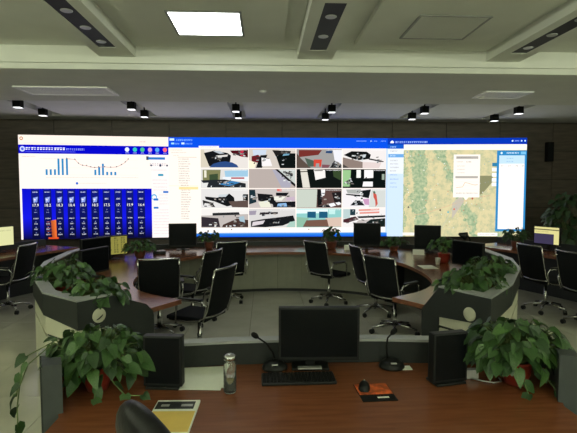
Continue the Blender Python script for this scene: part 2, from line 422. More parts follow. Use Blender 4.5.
def wall_section(label, p0, p1):
    a, b = Vector(p0), Vector(p1); wd = (b-a).length; mid = (a+b)/2
    t = thing('video_wall_screen', label, 'screen', (mid.x, mid.y, ZB), math.atan2(b.y-a.y, b.x-a.x), group='video wall sections')
    MB().box(-wd/2, wd/2, -0.10, 0.05, 0, SH).build('cabinet', 'matte_black', t)
    return t, wd
XS = 0.30
cL = (-2.17, 11.08); cR = (2.82, 11.08)
WHITE = 'fff4ea'
# --- left section: weather charts
t, wd = wall_section('video wall section showing bar chart and blue ten day weather columns', (-5.29, 10.73), cL)
S = Screen(wd, SH, 150, 101)
S.rect(0, 0, 150, 101, WHITE, 0)
S.rect(0, 0, 150, 9.3, 'fdeee2', 1); S.disc(3, 3.4, 1.7, 'c07a3c', 2); S.disc(3, 3.4, 0.9, 'fdeee2', 3); S.words(6, 60, 8, 0.6, 'e3d3c8', 2); S.words(120, 126, 5, 1.0, 'b0a8a0', 2)
S.rect(0, 9.3, 150, 17.8, '0608c4', 1); S.disc(3.8, 13.4, 2.6, 'cfd8ff', 2); S.disc(3.8, 13.4, 1.4, '5a6ce0', 3)
S.words(7, 45, 13.0, 2.4, 'ffffff', 2); S.words(46, 64, 13.4, 1.7, '9aa6ff', 2); S.words(7, 55, 15.9, 0.7, '7884f0', 2)
for xx, cc in zip((107, 115, 122.7, 130.5, 138, 146), ('e8f4ff', '35c8b8', '48c08a', 'd8a0d0', '58a8f0', 'ff6a78')):
    S.disc(xx, 12.9, 2.2, cc, 2); S.words(xx-1.6, xx+1.6, 16.2, 0.8, 'd8e0ff', 2)
S.words(3, 16, 20.6, 0.9, 'b4a8a0', 2); S.words(20, 50, 22.5, 0.5, 'd8ccc4', 2)
for gy in (23, 31, 38): S.rect(24, gy, 118, gy+0.25, 'efe2d8', 1)
for xx, top in ((26.5, 32.8), (30.5, 32.8), (34.6, 32.8), (38.3, 22.4), (42.3, 22.4), (46.5, 22.4), (74.5, 33), (78.4, 30.6), (82.2, 27), (86.4, 35), (90.5, 35), (94.6, 35)):
    S.rect(xx-1.0, top, xx+1.0, 38.4, '2a86c0', 2)
pl = [(46.5, 22.4), (54.5, 23.2), (58, 27), (62, 29), (66, 29.2), (70, 30.4), (74, 31), (78, 30.4), (84, 30.2), (90, 30.6), (96, 30.2), (101, 28), (105, 25.4), (108, 22.5)]
S.line(pl, 0.45, 'c99a90', 3)
for q in pl: S.disc(q[0], q[1]-0.3, 0.65, '6d6a70', 4, 8)
S.words(26, 118, 40.6, 0.6, 'c8bcb4', 2)
S.disc(56, 46.4, 1.3, '2c6cd0', 2); S.words(58, 86, 46.4, 0.9, 'd8ccc4', 2)
bx0, bx1, by0 = 2.0, 131.5, 51.5
S.poly([(bx0, by0), (bx1, by0), (bx1, 80), (bx0, 80)], ['0a0fc8', '0a0fc8', '1418e0', '1418e0'], 1)
S.poly([(bx0, 80), (bx1, 80), (bx1, 101), (bx0, 101)], ['1418e0', '1418e0', '0a0a30', '0a0a30'], 1)
temps = ['17.9', '18.2', '18.3', '18.4', '18.1', '18.5', '17.5', '17.', '15.9', '16.4']
for k in range(10):
    cx = 14.7+11.75*k
    S.poly([(cx-3.9, by0+1), (cx+3.9, by0+1), (cx+3.9, 100), (cx-3.9, 100)], ['101a78', '101a78', '0a0c2c', '0a0c2c'], 2)
    S.words(cx-2.4, cx+2.4, 55, 1.0, 'dfe4ff', 3)
    if k < 6:
        S.poly([(cx-2.2, 60.5), (cx+2.6, 59.4), (cx+1.8, 64.8), (cx-1.8, 65)], '7f94e0', 3); S.disc(cx-0.6, 62.2, 0.9, 'e8ecff', 4, 8); S.line([(cx-1.4, 65.2), (cx+1.6, 60.2)], 0.5, 'c4cefa', 4)
    else: S.words(cx-1.8, cx+1.8, 61.6, 1.3, 'dfe4ff', 3)
    S.text(temps[k], cx, 67.8, 3.9, 'ffffff', 4)
    for r, yy in enumerate((72.2, 74.6, 80.6, 85.8, 91, 96.4)):
        hw = 0.6 if r == 0 else (1.3, 2.4, 1.6, 1.7, 2.0)[r-1]+(0.9 if (r == 2 and k in (7, 9)) else 0)
        S.words(cx-hw, cx+hw, yy, 0.7 if r < 2 else 0.95, 'e6eaff' if r > 1 else 'a8b4f0', 3)
        if r > 2: S.rect(cx-0.4, yy-2.2, cx+0.4, yy-1.5, '98a4e8', 3)
S.poly([(29.3, 82.6), (34.4, 81.8), (34.8, 99.6), (30.2, 99.6)], ['a8502a', 'f07838', 'f07030', '9c4420'], 5)
S.rect(26.5, 99, 36.5, 100.8, 'd84c20', 5)
for yy in (84, 87, 90, 93, 96): S.words(25, 31, yy, 0.7, 'c86030', 5)
S.rect(131.5, 18, 150, 101, 'fdf3ee', 1)
S.rect(128.5, 20.2, 146, 22.6, '2f78c8', 3); S.rect(126.5, 19.4, 129, 23, '3a4458', 3)
S.words(130, 148, 27.5, 2.2, 'b4b0ba', 3); S.disc(131.5, 28.4, 1.0, '50586c', 4); S.disc(141, 28.4, 1.3, '404860', 4); S.disc(148, 28.4, 1.0, '50586c', 4)
S.rect(138.5, 36.8, 144, 39, '3c9ab8', 3)
for yy in (33, 43, 46.5, 50, 53): S.words(131.5+(yy % 3), 148, yy, 0.9, 'c8c0c8', 3)
S.rect(143.5, 54, 149, 56, '2f78c8', 3); S.disc(134, 60, 3.0, '58b0e0', 3); S.disc(134, 60.4, 2.0, 'fdf3ee', 4); S.rect(133.4, 61.4, 138.4, 63.6, '2f78c8', 5)
S.rect(133.4, 69.8, 138.4, 71.8, '2f78c8', 3)
for yy in range(58, 100, 3):
    if yy not in (70,): S.words(139 if yy < 76 else 133, 149, yy, 0.8, 'c4bcc6', 3)
S.build('screen_image', t)

# --- centre section: camera feeds
t, wd = wall_section('video wall section showing a grid of sixteen camera feeds', cL, cR)
S = Screen(wd, SH, 220, 99)
S.rect(0, 0, 220, 99, WHITE, 0)
S.rect(0, 0, 220, 10.3, '0a50e6', 1)
S.rect(1.5, 1.2, 6, 3.4, 'd8f0ff', 2); S.words(8, 24, 2.8, 1.6, '8cc0ff', 2); S.rect(3, 5.4, 6, 7, 'a8e0ff', 2); S.words(7, 11, 6.4, 1.2, '8cc0ff', 2); S.rect(13, 5.2, 16, 7, 'd8f0ff', 2); S.words(17, 24, 6.4, 1.2, '8cc0ff', 2)
S.words(188, 198, 3, 0.9, '9cc4ff', 2); S.words(202, 204, 3, 1.0, 'c8e0ff', 2); S.words(206, 209, 3, 0.9, '9cc4ff', 2); S.words(213, 218, 3, 0.9, '9cc4ff', 2)
S.rect(0, 10.3, 29, 99, 'fff6ea', 1); S.rect(30, 8.4, 50, 10.6, 'fff8f0', 2); S.words(32, 48, 9.5, 0.9, '8aa0c8', 3)
S.words(2, 14, 12.6, 0.8, 'b8b0a8', 2); S.words(3, 18, 15, 0.8, 'b8b0a8', 2); S.rect(9, 19.4, 28, 19.8, 'b8a898', 2); S.words(5, 10, 18, 0.8, 'b8b0a8', 2)
rr = random.Random(11)
yy = 21.5
while yy < 82:
    S.words(10+(2 if yy > 46 else 0), 19+rr.uniform(0, 3), yy, 1.0, '989490', 2); yy += 2.35
S.rect(10, 48.8, 29, 51.4, 'ffe0a0', 2); S.rect(0, 47.6, 29, 48.0, 'f4e2c4', 2)
S.rect(29, 90, 220, 94.4, 'fff8f4', 1); S.rect(29, 94.4, 220, 95.4, 'b4cce8', 2); S.poly([(0, 95.2), (220, 95.2), (220, 99), (0, 99)], ['3b90e8', '3b90e8', '0a50d8', '0a50d8'], 3)
for xx in (62, 100, 140): S.disc(xx, 91.5, 0.6, '303030', 4, 8)
for xx in (3, 8): S.rect(xx, 96, xx+3, 98.4, '9ae0f8', 4)
S.rect(218.5, 10.3, 220, 95, 'bcd8f8', 2)
S.build('screen_image', t)
FEEDS = [
 [('e2dcd6', [('d4cbb8', [(0, 5), (7, 5), (18, 95), (0, 95)]), ('14161a', [(7, 22), (29, 9), (57, 22), (64, 35), (62, 67), (18, 91), (12, 53)]), ('2c4a80', [(18, 96), (26, 78), (40, 68), (52, 65), (66, 70), (76, 82), (80, 96)]),
              ('4a1018', [(62, 9), (100, 4), (100, 44), (85, 40), (66, 22)]), ('c03048', [(84, 8), (91, 8), (91, 38), (84, 38)]), ('d8d4d0', [(33, 35), (58, 30), (56, 40), (30, 46)]), ('b8c0c8', [(26, 12), (40, 10), (50, 24), (40, 26)])]),
  ('cfc6bc', [('c8d4e4', [(8, 5), (38, 5), (36, 30), (10, 35)]), ('0e1413', [(54, 22), (100, 22), (100, 100), (67, 100), (59, 44)]), ('22201f', [(50, 6), (90, 10), (88, 28), (56, 30)]), ('6a1c22', [(6, 38), (20, 30), (28, 50), (20, 72), (6, 64)]),
              ('15181a', [(25, 33), (40, 30), (28, 98), (15, 98)]), ('f4ecd0', [(0, 58), (16, 72), (12, 100), (0, 100)]), ('f0ecec', [(27, 45), (45, 50), (50, 88), (28, 90)]), ('70a0b8', [(74, 26), (88, 20), (86, 32), (72, 36)])]),
  ('9c9a98', [('74302c', [(5, 5), (56, 5), (48, 30), (5, 42)]), ('5a4c44', [(0, 20), (10, 50), (32, 98), (0, 98)]), ('4c5c50', [(18, 45), (38, 60), (40, 90), (26, 92)]), ('2a4870', [(66, 4), (80, 6), (78, 22), (64, 20)]), ('e8e8ee', [(80, 4), (100, 4), (100, 82), (84, 58)]),
              ('d04838', [(38, 54), (56, 54), (54, 92), (50, 92), (50, 74), (43, 74), (42, 92), (38, 92)]), ('16181c', [(82, 66), (98, 76), (98, 97), (74, 97)]), ('7c5058', [(56, 80), (74, 82), (70, 97), (56, 97)])]),
  ('ece6e4', [('8c7c74', [(0, 42), (46, 66), (46, 98), (0, 98)]), ('e0d0cc', [(46, 66), (90, 70), (84, 98), (46, 98)]), ('121414', [(2, 30), (20, 10), (55, 12), (65, 28), (62, 50), (35, 58), (18, 45)]), ('2a2628', [(60, 46), (95, 62), (94, 67), (60, 54)]), ('d8dcdc', [(22, 30), (36, 34), (34, 39), (20, 36)]), ('c4ccd0', [(44, 28), (54, 26), (52, 42), (46, 44)]), ('484440', [(0, 78), (14, 96), (0, 98)])])],
 [('dad8d4', [('7c7c54', [(4, 5), (42, 5), (40, 62), (4, 62)]), ('e8e4d0', [(7, 8), (12, 8), (12, 45), (7, 45)]), ('3a4c34', [(18, 30), (36, 25), (36, 60), (18, 60)]), ('9cc4dc', [(50, 10), (100, 5), (100, 42), (52, 46)]), ('e8ecf0', [(46, 42), (100, 40), (100, 64), (46, 60)]), ('b04a50', [(64, 44), (92, 44), (92, 52), (64, 52)]), ('24282c', [(0, 60), (50, 55), (95, 76), (95, 97), (14, 97)]), ('3c7cb0', [(38, 80), (66, 62), (84, 70), (60, 90)]), ('e0e0dc', [(2, 74), (16, 72), (12, 97), (2, 97)])]),
  ('b4a8a2', [('c4ccc6', [(62, 2), (100, 2), (100, 80)]), ('a8a6b4', [(50, 4), (58, 4), (92, 70), (88, 98), (70, 98)]), ('181818', [(56, 2), (62, 2), (100, 80), (100, 96)]), ('282c2c', [(74, 10), (95, 26), (92, 34), (73, 20)])]),
  ('101614', [('dcd8cc', [(8, 2), (23, 2), (30, 98), (14, 98)]), ('403c30', [(8, 12), (24, 10), (24, 15), (9, 17)]), ('f0ece8', [(38, 2), (63, 4), (64, 45), (42, 58)]), ('444038', [(39, 6), (58, 6), (58, 10), (40, 11)]), ('36482c', [(80, 6), (98, 4), (98, 60), (82, 40)])]),
  ('0c1412', [('98c48c', [(0, 5), (19, 5), (17, 92), (0, 92)]), ('2c4c2c', [(3, 70), (15, 55), (16, 60), (3, 78)]), ('f0f4ec', [(32, 4), (42, 4), (42, 46), (32, 46)]), ('f4f4f0', [(50, 4), (71, 4), (71, 46), (56, 48), (56, 40), (50, 50)]), ('f4f4f4', [(48, 66), (70, 66), (70, 92), (46, 92)]), ('98a898', [(91, 26), (97, 26), (97, 56), (91, 56)])])],
 [('dedcda', [('141618', [(8, 40), (34, 46), (60, 25), (70, 45), (72, 82), (55, 92), (28, 66), (10, 55)]), ('5c4c46', [(58, 66), (100, 60), (100, 98), (66, 96)]), ('2c2c2c', [(3, 58), (24, 72), (30, 96), (22, 94), (18, 78), (8, 74), (5, 88)]), ('101818', [(89, 28), (100, 28), (100, 62), (89, 58)]), ('c8d0d4', [(38, 30), (58, 28), (52, 42), (36, 42)])]),
  ('c4bcb8', [('1c3038', [(0, 5), (13, 5), (16, 70), (0, 82)]), ('17181a', [(18, 24), (50, 30), (62, 88), (20, 62)]), ('e4e4d0', [(20, 70), (42, 60), (48, 97), (25, 97)]), ('d87068', [(60, 0), (70, 0), (70, 14), (60, 12)]), ('17181c', [(58, 20), (86, 20), (80, 38), (58, 36)]), ('17181c', [(50, 70), (100, 66), (100, 97), (52, 97)]), ('88b4e0', [(62, 78), (80, 74), (82, 93), (60, 93)]), ('e8e8dc', [(54, 40), (78, 42), (70, 62), (54, 60)]), ('c4b0c0', [(80, 46), (98, 40), (98, 64), (80, 60)])]),
  ('5c4642', [('c4ccc0', [(0, 2), (46, 2), (44, 98), (0, 98)]), ('17181a', [(46, 4), (54, 4), (57, 80), (47, 92)]), ('f0f0f0', [(54, 2), (64, 2), (62, 34), (56, 40)]), ('201c1e', [(78, 20), (100, 14), (100, 76), (84, 70)]), ('f0f0f4', [(70, 80), (83, 74), (88, 88), (76, 96)]), ('f0f0f4', [(86, 74), (95, 69), (100, 80), (92, 87)]), ('1c1c20', [(48, 92), (70, 82), (76, 98), (46, 98)])]),
  ('ece8ea', [('a8aca8', [(8, 4), (42, 2), (44, 28), (12, 24)]), ('12181a', [(42, 10), (66, 3), (61, 50), (44, 42), (8, 32), (8, 26), (42, 32)]), ('15161a', [(18, 88), (30, 60), (44, 68), (52, 88)]), ('c898bc', [(47, 54), (62, 52), (62, 86), (52, 84)]), ('d0d4d0', [(67, 2), (100, 2), (100, 98), (61, 98)]), ('c8584c', [(71, 18), (79, 30), (82, 80), (77, 96), (76, 62), (72, 44)]), ('58705c', [(70, 14), (75, 12), (77, 24), (73, 26)])])],
 [('bcb4b0', [('ece8e4', [(0, 0), (100, 0), (100, 28), (0, 36)]), ('26282a', [(24, 22), (80, 18), (82, 32), (24, 36)]), ('322c32', [(0, 42), (36, 50), (40, 96), (0, 96)]), ('46342f', [(46, 84), (76, 52), (100, 60), (100, 97), (44, 97)]), ('a4bcc8', [(79, 44), (91, 38), (93, 72), (82, 66)])]),
  ('d4d2d0', [('17191c', [(4, 66), (30, 55), (70, 44), (95, 36), (99, 64), (72, 90), (35, 98), (4, 96)]), ('d8d0d4', [(8, 70), (34, 62), (30, 80), (6, 92)]), ('302c2e', [(24, 20), (62, 18), (62, 28), (22, 32)]), ('a8c8bc', [(88, 70), (100, 66), (100, 98), (80, 98)]), ('9c94a4', [(0, 12), (16, 10), (14, 32), (0, 34)])]),
  ('8cc8c4', [('e4fafa', [(0, 4), (70, 4), (70, 24), (0, 26)]), ('c0e8e4', [(72, 4), (86, 4), (86, 30), (72, 30)]), ('8cb8a0', [(0, 44), (28, 50), (16, 97), (0, 97)]), ('d4bcac', [(64, 50), (100, 46), (100, 97), (70, 97)]), ('745648', [(22, 62), (68, 58), (72, 97), (14, 97)]), ('1f5878', [(24, 16), (43, 16), (43, 50), (24, 48)]), ('1f5878', [(50, 16), (69, 16), (69, 50), (50, 50)])]),
  ('ece8e6', [('b8cccc', [(2, 4), (18, 4), (18, 50), (2, 54)]), ('1f3840', [(18, 4), (30, 4), (30, 36), (18, 36)]), ('e09084', [(38, 5), (86, 1), (86, 10), (38, 14)]), ('e09084', [(40, 20), (86, 16), (86, 25), (40, 29)]), ('48242a', [(2, 58), (30, 42), (38, 58), (12, 76), (2, 74)]), ('1c1e20', [(34, 42), (100, 36), (100, 46), (38, 52)]), ('16201e', [(56, 74), (66, 58), (100, 52), (100, 98), (50, 98)]), ('c0b8b4', [(38, 62), (66, 58), (54, 76), (30, 80)])])]]
TX = [(31.8, 78.8), (79.6, 126.4), (127.4, 173.2), (174.2, 218.2)]; TY = [(11.2, 30.3), (31.0, 50.0), (50.8, 69.8), (70.6, 89.6)]
for r in range(4):
    for q in range(4):
        (x0, x1), (y0, y1) = TX[q], TY[r]; bg, polys = FEEDS[r][q]
        F = Screen(wd, SH, 220, 99)
        F.rect(x0, y0, x1, y1, bg, 3)
        for n, (colr, pts) in enumerate(polys):
            F.poly([(x0+(x1-x0)*a/100, y0+(y1-y0)*b/100) for a, b in pts], colr, 4+n)
        rr = random.Random(r*4+q)
        darks = [p for c_, p in polys if sum(int(c_[i:i+2], 16) for i in (0, 2, 4)) < 170]
        for n in range(24 if darks else 0):                  # small clutter on the desks
            p = rr.choice(darks); wts = [rr.random() for _ in p]; sw = sum(wts)
            a = sum(q_[0]*w_ for q_, w_ in zip(p, wts))/sw; b = sum(q_[1]*w_ for q_, w_ in zip(p, wts))/sw
            a = min(90, max(4, a+rr.gauss(0, 5))); b = min(88, max(6, b+rr.gauss(0, 8))); da, db = rr.uniform(1.5, 7), rr.uniform(3, 8); j = rr.uniform(-2, 2)
            F.poly([(x0+(x1-x0)*u/100, y0+(y1-y0)*v/100) for u, v in ((a, b), (a+da, b+j), (a+da+j*.4, b+db), (a+j*.3, b+db-j))], rr.choice(['1c2024', '2a2e30', '3a3c40', 'd8dcdc', 'c8ccd0', 'a09890', '585450', '706c68', '8c9498']), 14)
        F.words(x0+(x1-x0)*0.66, x1-1, y0+1.2, 0.8, 'f4f4f4', 15)
        F.build('camera_feed', t)
# --- right section: map
t, wd = wall_section('video wall section showing a terrain map with white popup', cR, (5.97, 10.83))
S = Screen(wd, SH, 139, 100)
S.rect(0, 0, 139, 100, 'fdf8ec', 0)
S.rect(0, 0, 139, 6.4, '0636b4', 1); S.poly([(3, 5), (6.4, 5), (6.4, 3.6), (4.8, 2.2), (3, 3.6)], 'ffffff', 2); S.words(8, 40, 4.0, 1.8, 'a8c8ff', 2)
S.disc(124.6, 3.0, 0.9, 'd0e4ff', 2); S.words(127, 131, 3.0, 1.0, 'b0d0ff', 2); S.disc(133.6, 3.0, 0.8, 'd0e4ff', 2); S.disc(137, 3.0, 0.8, 'd0e4ff', 2)
S.rect(0, 6.4, 16.5, 10.6, '1458c8', 1); S.words(3, 9, 8.8, 1.3, 'b8dcff', 2)
S.rect(0, 10.6, 16.5, 100, 'cfe4fa', 1); S.rect(0, 10.6, 16.5, 36, 'eaf0f4', 1.5); S.rect(1, 16, 16.5, 19.4, '6eaae4', 2); S.words(3, 8, 17.7, 1.2, 'e4f4ff', 3)
for yy in (13, 22.5, 26, 29.5, 33, 37, 41.5, 45.5, 49.5): S.words(3, 9+(yy*7 % 3), yy, 1.1, 'a8a8b4' if yy < 34 else '88a8dc', 2)
S.words(18, 60, 9.2, 0.8, 'e8e0d4', 2)
S.build('screen_image', t)
M_ = Screen(wd, SH, 139, 100); M_.rect(16.5, 12, 139, 100, 'ffffff', 2); M_.build('map_image', t, 'map_light')
D = Screen(wd, SH, 139, 100)
D.poly([(66, 66), (75, 58), (78, 64), (66, 82)], 'c4bcac', 3); D.poly([(93, 38), (106, 38), (106, 44), (96, 56), (92, 58)], '8c8c68', 3)
D.line([(70, 58), (67, 70), (60, 84), (52, 98)], 0.8, 'c8c8a8', 3); D.line([(28, 78), (40, 76), (58, 70), (70, 66), (90, 60), (104, 58)], 0.4, 'dcb090', 3)
rr = random.Random(5)
for n in range(150):
    xx, yy = rr.uniform(19, 105), rr.uniform(15, 96)
    D.disc(xx, yy, rr.uniform(0.25, 0.55), rr.choice(['f4f4ee', 'f4f4ee', '8c9c88', 'c87058', '78a8c0', 'a8a8a0']), 4, 6)
for xx, yy, cc in ((54, 73, '484040'), (68, 72, 'd86850'), (62, 75, '5ab4c0'), (86, 61, 'b04838'), (22, 70, '585858'), (20, 14, '88a8b8')): D.disc(xx, yy, 0.9, cc, 5, 8)
D.rect(16.5, 96, 30, 99, 'f4f0e8', 5); D.rect(92, 96, 112, 99.4, 'fdfaf4', 5); D.words(94, 110, 97.6, 0.9, '9ca0a0', 6)
for k, yy in enumerate((25, 30, 35.4, 40.4, 45)): D.rect(105, yy, 110, yy+3.6, '2f7fa8' if k == 0 else 'f8fcff', 6)
tag(D.build('map_marks', t), kind='stuff')
P = Screen(wd, SH, 139, 100)
P.rect(66.5, 16.6, 93, 60, 'fdf6ec', 7); P.poly([(77, 60), (82, 60), (79.6, 63)], 'fdf6ec', 7)
P.rect(69, 18.4, 91, 21, 'b4aea6', 8); P.words(70, 84, 19.7, 1.0, '8c8880', 9); P.words(69.5, 76, 24, 1.0, 'c0b8ae', 8); P.words(79, 84, 24, 1.2, '989088', 8)
for yy in (28.2, 31.6, 35): P.words(70, 78, yy, 0.9, 'c4bcb2', 8)
P.rect(68.5, 38.4, 91, 40.6, 'b4aea6', 8)
P.line([(69.5, 50), (76, 49.4), (78, 45), (81, 45.4), (84, 46.4), (88, 47.4), (91, 47)], 0.45, 'd8b088', 8)
for yy in (44, 48, 52): P.rect(69, yy, 91, yy+0.2, 'ece2d6', 8)
P.words(69.5, 91, 55.8, 1.2, 'b8b0a6', 8)
P.build('popup_window', t)
Q = Screen(wd, SH, 139, 100)
Q.rect(109.5, 12.6, 139, 94.6, '2f88c4', 7); Q.rect(111.8, 17.6, 137, 92.2, 'fffaf4', 8); Q.rect(111.8, 17.6, 137, 26, 'c4e2f4', 9)
Q.disc(114, 15.2, 1.1, 'e0f4ff', 9); Q.words(119, 131, 15.2, 1.4, 'e8f8ff', 9); Q.rect(133, 13.8, 138, 16.6, '78c0e8', 9); Q.words(119, 126, 20.6, 0.9, '80b4d4', 10); Q.words(119, 126, 23.8, 0.9, '80b4d4', 10)
for xx in (114, 121, 128, 134): Q.words(xx, xx+2.6, 28.2, 1.2, '98a0a8', 10)
Q.build('list_window', t)
del S, M_, D, P, Q

# ================================================================== CONSOLES
mat('slate_light', (0.045, 0.054, 0.054), 0.5, noise=0.08, nscale=20)
X0 = 0.22; DZ = 0.75; RZ = 0.95
def wing(sg, label):
    t = thing('side_console', label, 'console desk', (X0+sg*2.1, 5.6, 0), group='side consoles of the desk ring')
    W = lambda pts: [(sg*x-sg*2.1, y-5.6) for x, y in pts]       # plan rel. to the desk ring's axis -> local
    inner = smooth_line([(1.03, 4.60), (1.36, 4.84), (1.62, 5.18), (1.75, 5.62), (1.78, 6.15), (1.73, 6.7), (1.56, 7.25)], 5)
    A_, B_, C_ = ((1.66, 3.75), (2.02, 4.04), (2.45, 4.78)) if sg < 0 else ((1.56, 3.72), (1.95, 4.17), (2.47, 5.0))
    N_ = Vector((1.24, 4.28)); pa = tuple(N_.lerp(Vector(A_), 0.12)); pb = tuple(N_.lerp(Vector(A_), 0.30 if sg > 0 else 0.62))
    outer = [(1.24, 4.28), pa, pb, A_, B_, C_, (2.75, 5.7), (2.85, 6.6), (2.75, 7.5), (2.55, 8.05)]
    poly = inner+[(2.55, 8.05)][::-1]+outer[::-1][1:]
    MB().prism(W(poly), DZ-0.04, DZ).build('desktop', 'wood', t)
    MB().wall(W([(1.24, 4.28)]+inner), 0.004, DZ-0.042, DZ-0.002, sg).build('edge_band', 'wood_edge', t)
    o2 = [(1.245, 4.275)]+outer[1:]
    zt = [DZ-0.02, 0.81]+[RZ]*(len(outer)-2)
    zb = [0.69]*3+[0.73]+[0.77]*2+[0.73]*(len(outer)-6)
    MB().wall(W(o2), -0.045, zb, zt, sg).build('dark_band', 'slate_panel', t)
    MB().wall(W(outer[:3]), -0.04, 0.0, 0.70, sg).build('cheek_panel', 'slate_panel', t)
    for i in range(2, len(outer)-1):
        MB().wall(W(outer[i:i+2]), -0.03, 0.615, 0.78, sg).build('base_panel', 'cream_panel', t)
        MB().wall(W(outer[i:i+2]), -0.03, 0.07, 0.59, sg).build('base_panel', 'cream_panel', t)
    MB().wall(W(outer[2:]), -0.012, 0.59, 0.615, sg).build('groove', 'toe_kick', t)
    MB().wall(W(outer[2:]), -0.012, 0.0, 0.07, sg).build('toe_kick', 'toe_kick', t)
    led = offset(outer[2:], -0.05)
    MB().wall(W(led), 0.105, RZ, RZ+0.014, sg).build('ledge', 'grey_ledge', t)
    MB().wall(W(offset(inner, -0.45)[3:]), 0.02, 0.0, DZ-0.04, sg).build('modesty_panel', 'slate_panel', t)
    # round emblem plate on the facet
    a, b = Vector(W([outer[0]])[0]), Vector(W([outer[3]])[0]); c = a.lerp(b, 0.80); d = (b-a).normalized()
    nrm = Vector((d.y, -d.x)) if sg > 0 else Vector((-d.y, d.x))
    m = Matrix.Translation((c.x+nrm.x*0.046, c.y+nrm.y*0.046, 0.785 if sg > 0 else 0.81)) @ Vector((nrm.x, nrm.y, 0)).to_track_quat('Z', 'Y').to_matrix().to_4x4()
    em = MB().lathe([(0.058, 0), (0.058, 0.006), (0.054, 0.009), (0.01, 0.009)], 24, mtx=m).build('emblem', 'cream_panel', t)
    if sg < 0:
        MB().tube([m @ Vector(p) for p in ((-0.028, -0.03, 0.011), (-0.005, -0.022, 0.012), (0.018, -0.006, 0.012), (0.030, 0.004, 0.011))], [0.003, 0.006, 0.005, 0.002], 6).build('emblem_mark', 'slate_panel', em)
    return t
wing(-1, 'side wing of the ring console toward the weather chart, slate end with marked round emblem')
wing(1, 'side wing of the ring console toward the map screen, slate end with plain round emblem')

def back_console():
    t = thing('back_console', 'curved wood topped console with cream front panels below the camera feeds', 'console desk', (X0, 8.4, 0))
    W = lambda pts: [(x, y-8.4) for x, y in pts]
    half = [(1.56, 7.25), (1.22, 7.65), (0.7, 7.9), (0, 8.0)]
    inner = smooth_line(half+[(-x, y) for x, y in half[::-1][1:]], 6)
    ho = [(2.55, 8.05), (2.0, 8.5), (1.2, 8.78), (0, 8.9)]
    outer = smooth_line(ho+[(-x, y) for x, y in ho[::-1][1:]], 6)
    MB().prism(W(inner+outer[::-1]), DZ-0.04, DZ).build('desktop', 'wood', t)
    MB().wall(W(inner), 0.004, DZ-0.042, DZ-0.002, 1).build('edge_band', 'wood_edge', t)
    fr = offset(inner, -0.42)
    fr = fr[3:-3]
    for i in range(0, len(fr)-3, 3):
        seg = fr[i:i+4]
        c0 = Vector(seg[0]).lerp(Vector(seg[1]), 0.03); seg = [tuple(c0)]+list(seg[1:])
        MB().wall(W(seg), 0.02, 0.05, DZ-0.09, 1).build('front_panel', 'front_laminate', t)
    MB().wall(W(fr), -0.02, 0.0, DZ-0.04, 1).build('carcass', 'toe_kick', t)
    MB().wall(W(outer), -0.03, 0.0, 0.83, 1).build('rear_screen', 'slate_panel', t)
back_console()
def outer_desk(sg, label):
    t = thing('outer_desk', label, 'console desk', (X0+sg*4.6, 7.0, 0), group='outer desks beside the ring')
    W = lambda pts: [(sg*(x-4.6), y-7.0) for x, y in pts]
    edge = smooth_line([(3.60, 8.80), (4.02, 7.95), (4.36, 7.05), (4.58, 6.0), (4.70, 5.0)], 5)
    back = offset(edge, 0.82)
    MB().prism(W(edge+back[::-1]), DZ-0.04, DZ).build('desktop', 'wood', t)
    MB().wall(W(edge), -0.004, DZ-0.042, DZ-0.002, sg).build('edge_band', 'wood_edge', t)
    MB().wall(W(offset(edge, 0.45)), 0.02, 0.0, DZ-0.04, sg).build('modesty_panel', 'slate_panel', t)
    MB().wall(W(back), 0.04, 0.0, 0.86, sg).build('rear_panel', 'slate_panel', t)
    for i in (0, len(edge)-1): MB().wall(W([edge[i], back[i]]), 0.03, 0.0, DZ-0.04, sg*(-1 if i == 0 else 1)).build('side_panel', 'slate_panel', t)
outer_desk(-1, 'wood topped desk outside the ring, near the weather chart screen')
outer_desk(1, 'wood topped desk outside the ring, near the map screen')

def front_console():
    ax = 0.25
    t = thing('front_console', 'wide curved wood topped console with slate rim in the foreground', 'console desk', (ax, 2.4, 0))
    W = lambda pts: [(x, y-2.4) for x, y in pts]
    h = [(1.29, 2.24), (1.53, 2.76), (1.30, 2.81), (0.9, 2.875), (0.45, 2.925), (0, 2.94)]
    rim = h+[(-x, y) for x, y in h[::-1][1:]]
    near = smooth_line([(-1.22, 1.72), (-0.7, 1.90), (0, 1.98), (0.7, 1.90), (1.22, 1.72)], 5)
    inn = offset(rim, 0.06)
    MB().prism(W(near+[(1.215, 2.23)]+inn[1:-1]+[(-1.215, 2.23)]), DZ-0.045, DZ).build('desktop', 'wood', t)
    MB().wall(W(near), 0.004, DZ-0.047, DZ-0.002, -1).build('edge_band', 'wood_edge', t)
    MB().wall(W(rim[1:-1]), 0.05, 0.0, 0.885, 1).build('rear_screen', 'slate_panel', t)
    MB().wall(W(offset(rim[1:-1], -0.01)), 0.085, 0.885, 0.9, 1).build('ledge', 'grey_ledge', t)
    for sg in (-1, 1):
        MB().wall(W([(sg*1.29, 2.24), (sg*1.34, 2.348), (sg*1.53, 2.76)]), 0.085, 0.0, [0.99, 0.985, 0.86], sg).build('end_panel', 'slate_light', t)
    for xx in (-1.05, -0.35, 0.35, 1.05): MB().box(xx-0.02, xx+0.02, -0.35, 0.35, 0, DZ-0.045).build('support_panel', 'slate_panel', t)
    MB().wall(W([(-1.0, 2.62), (-0.5, 2.72), (0, 2.76), (0.5, 2.72), (1.0, 2.62)]), 0.02, 0.1, DZ-0.045, 1).build('modesty_panel', 'slate_panel', t)
front_console()

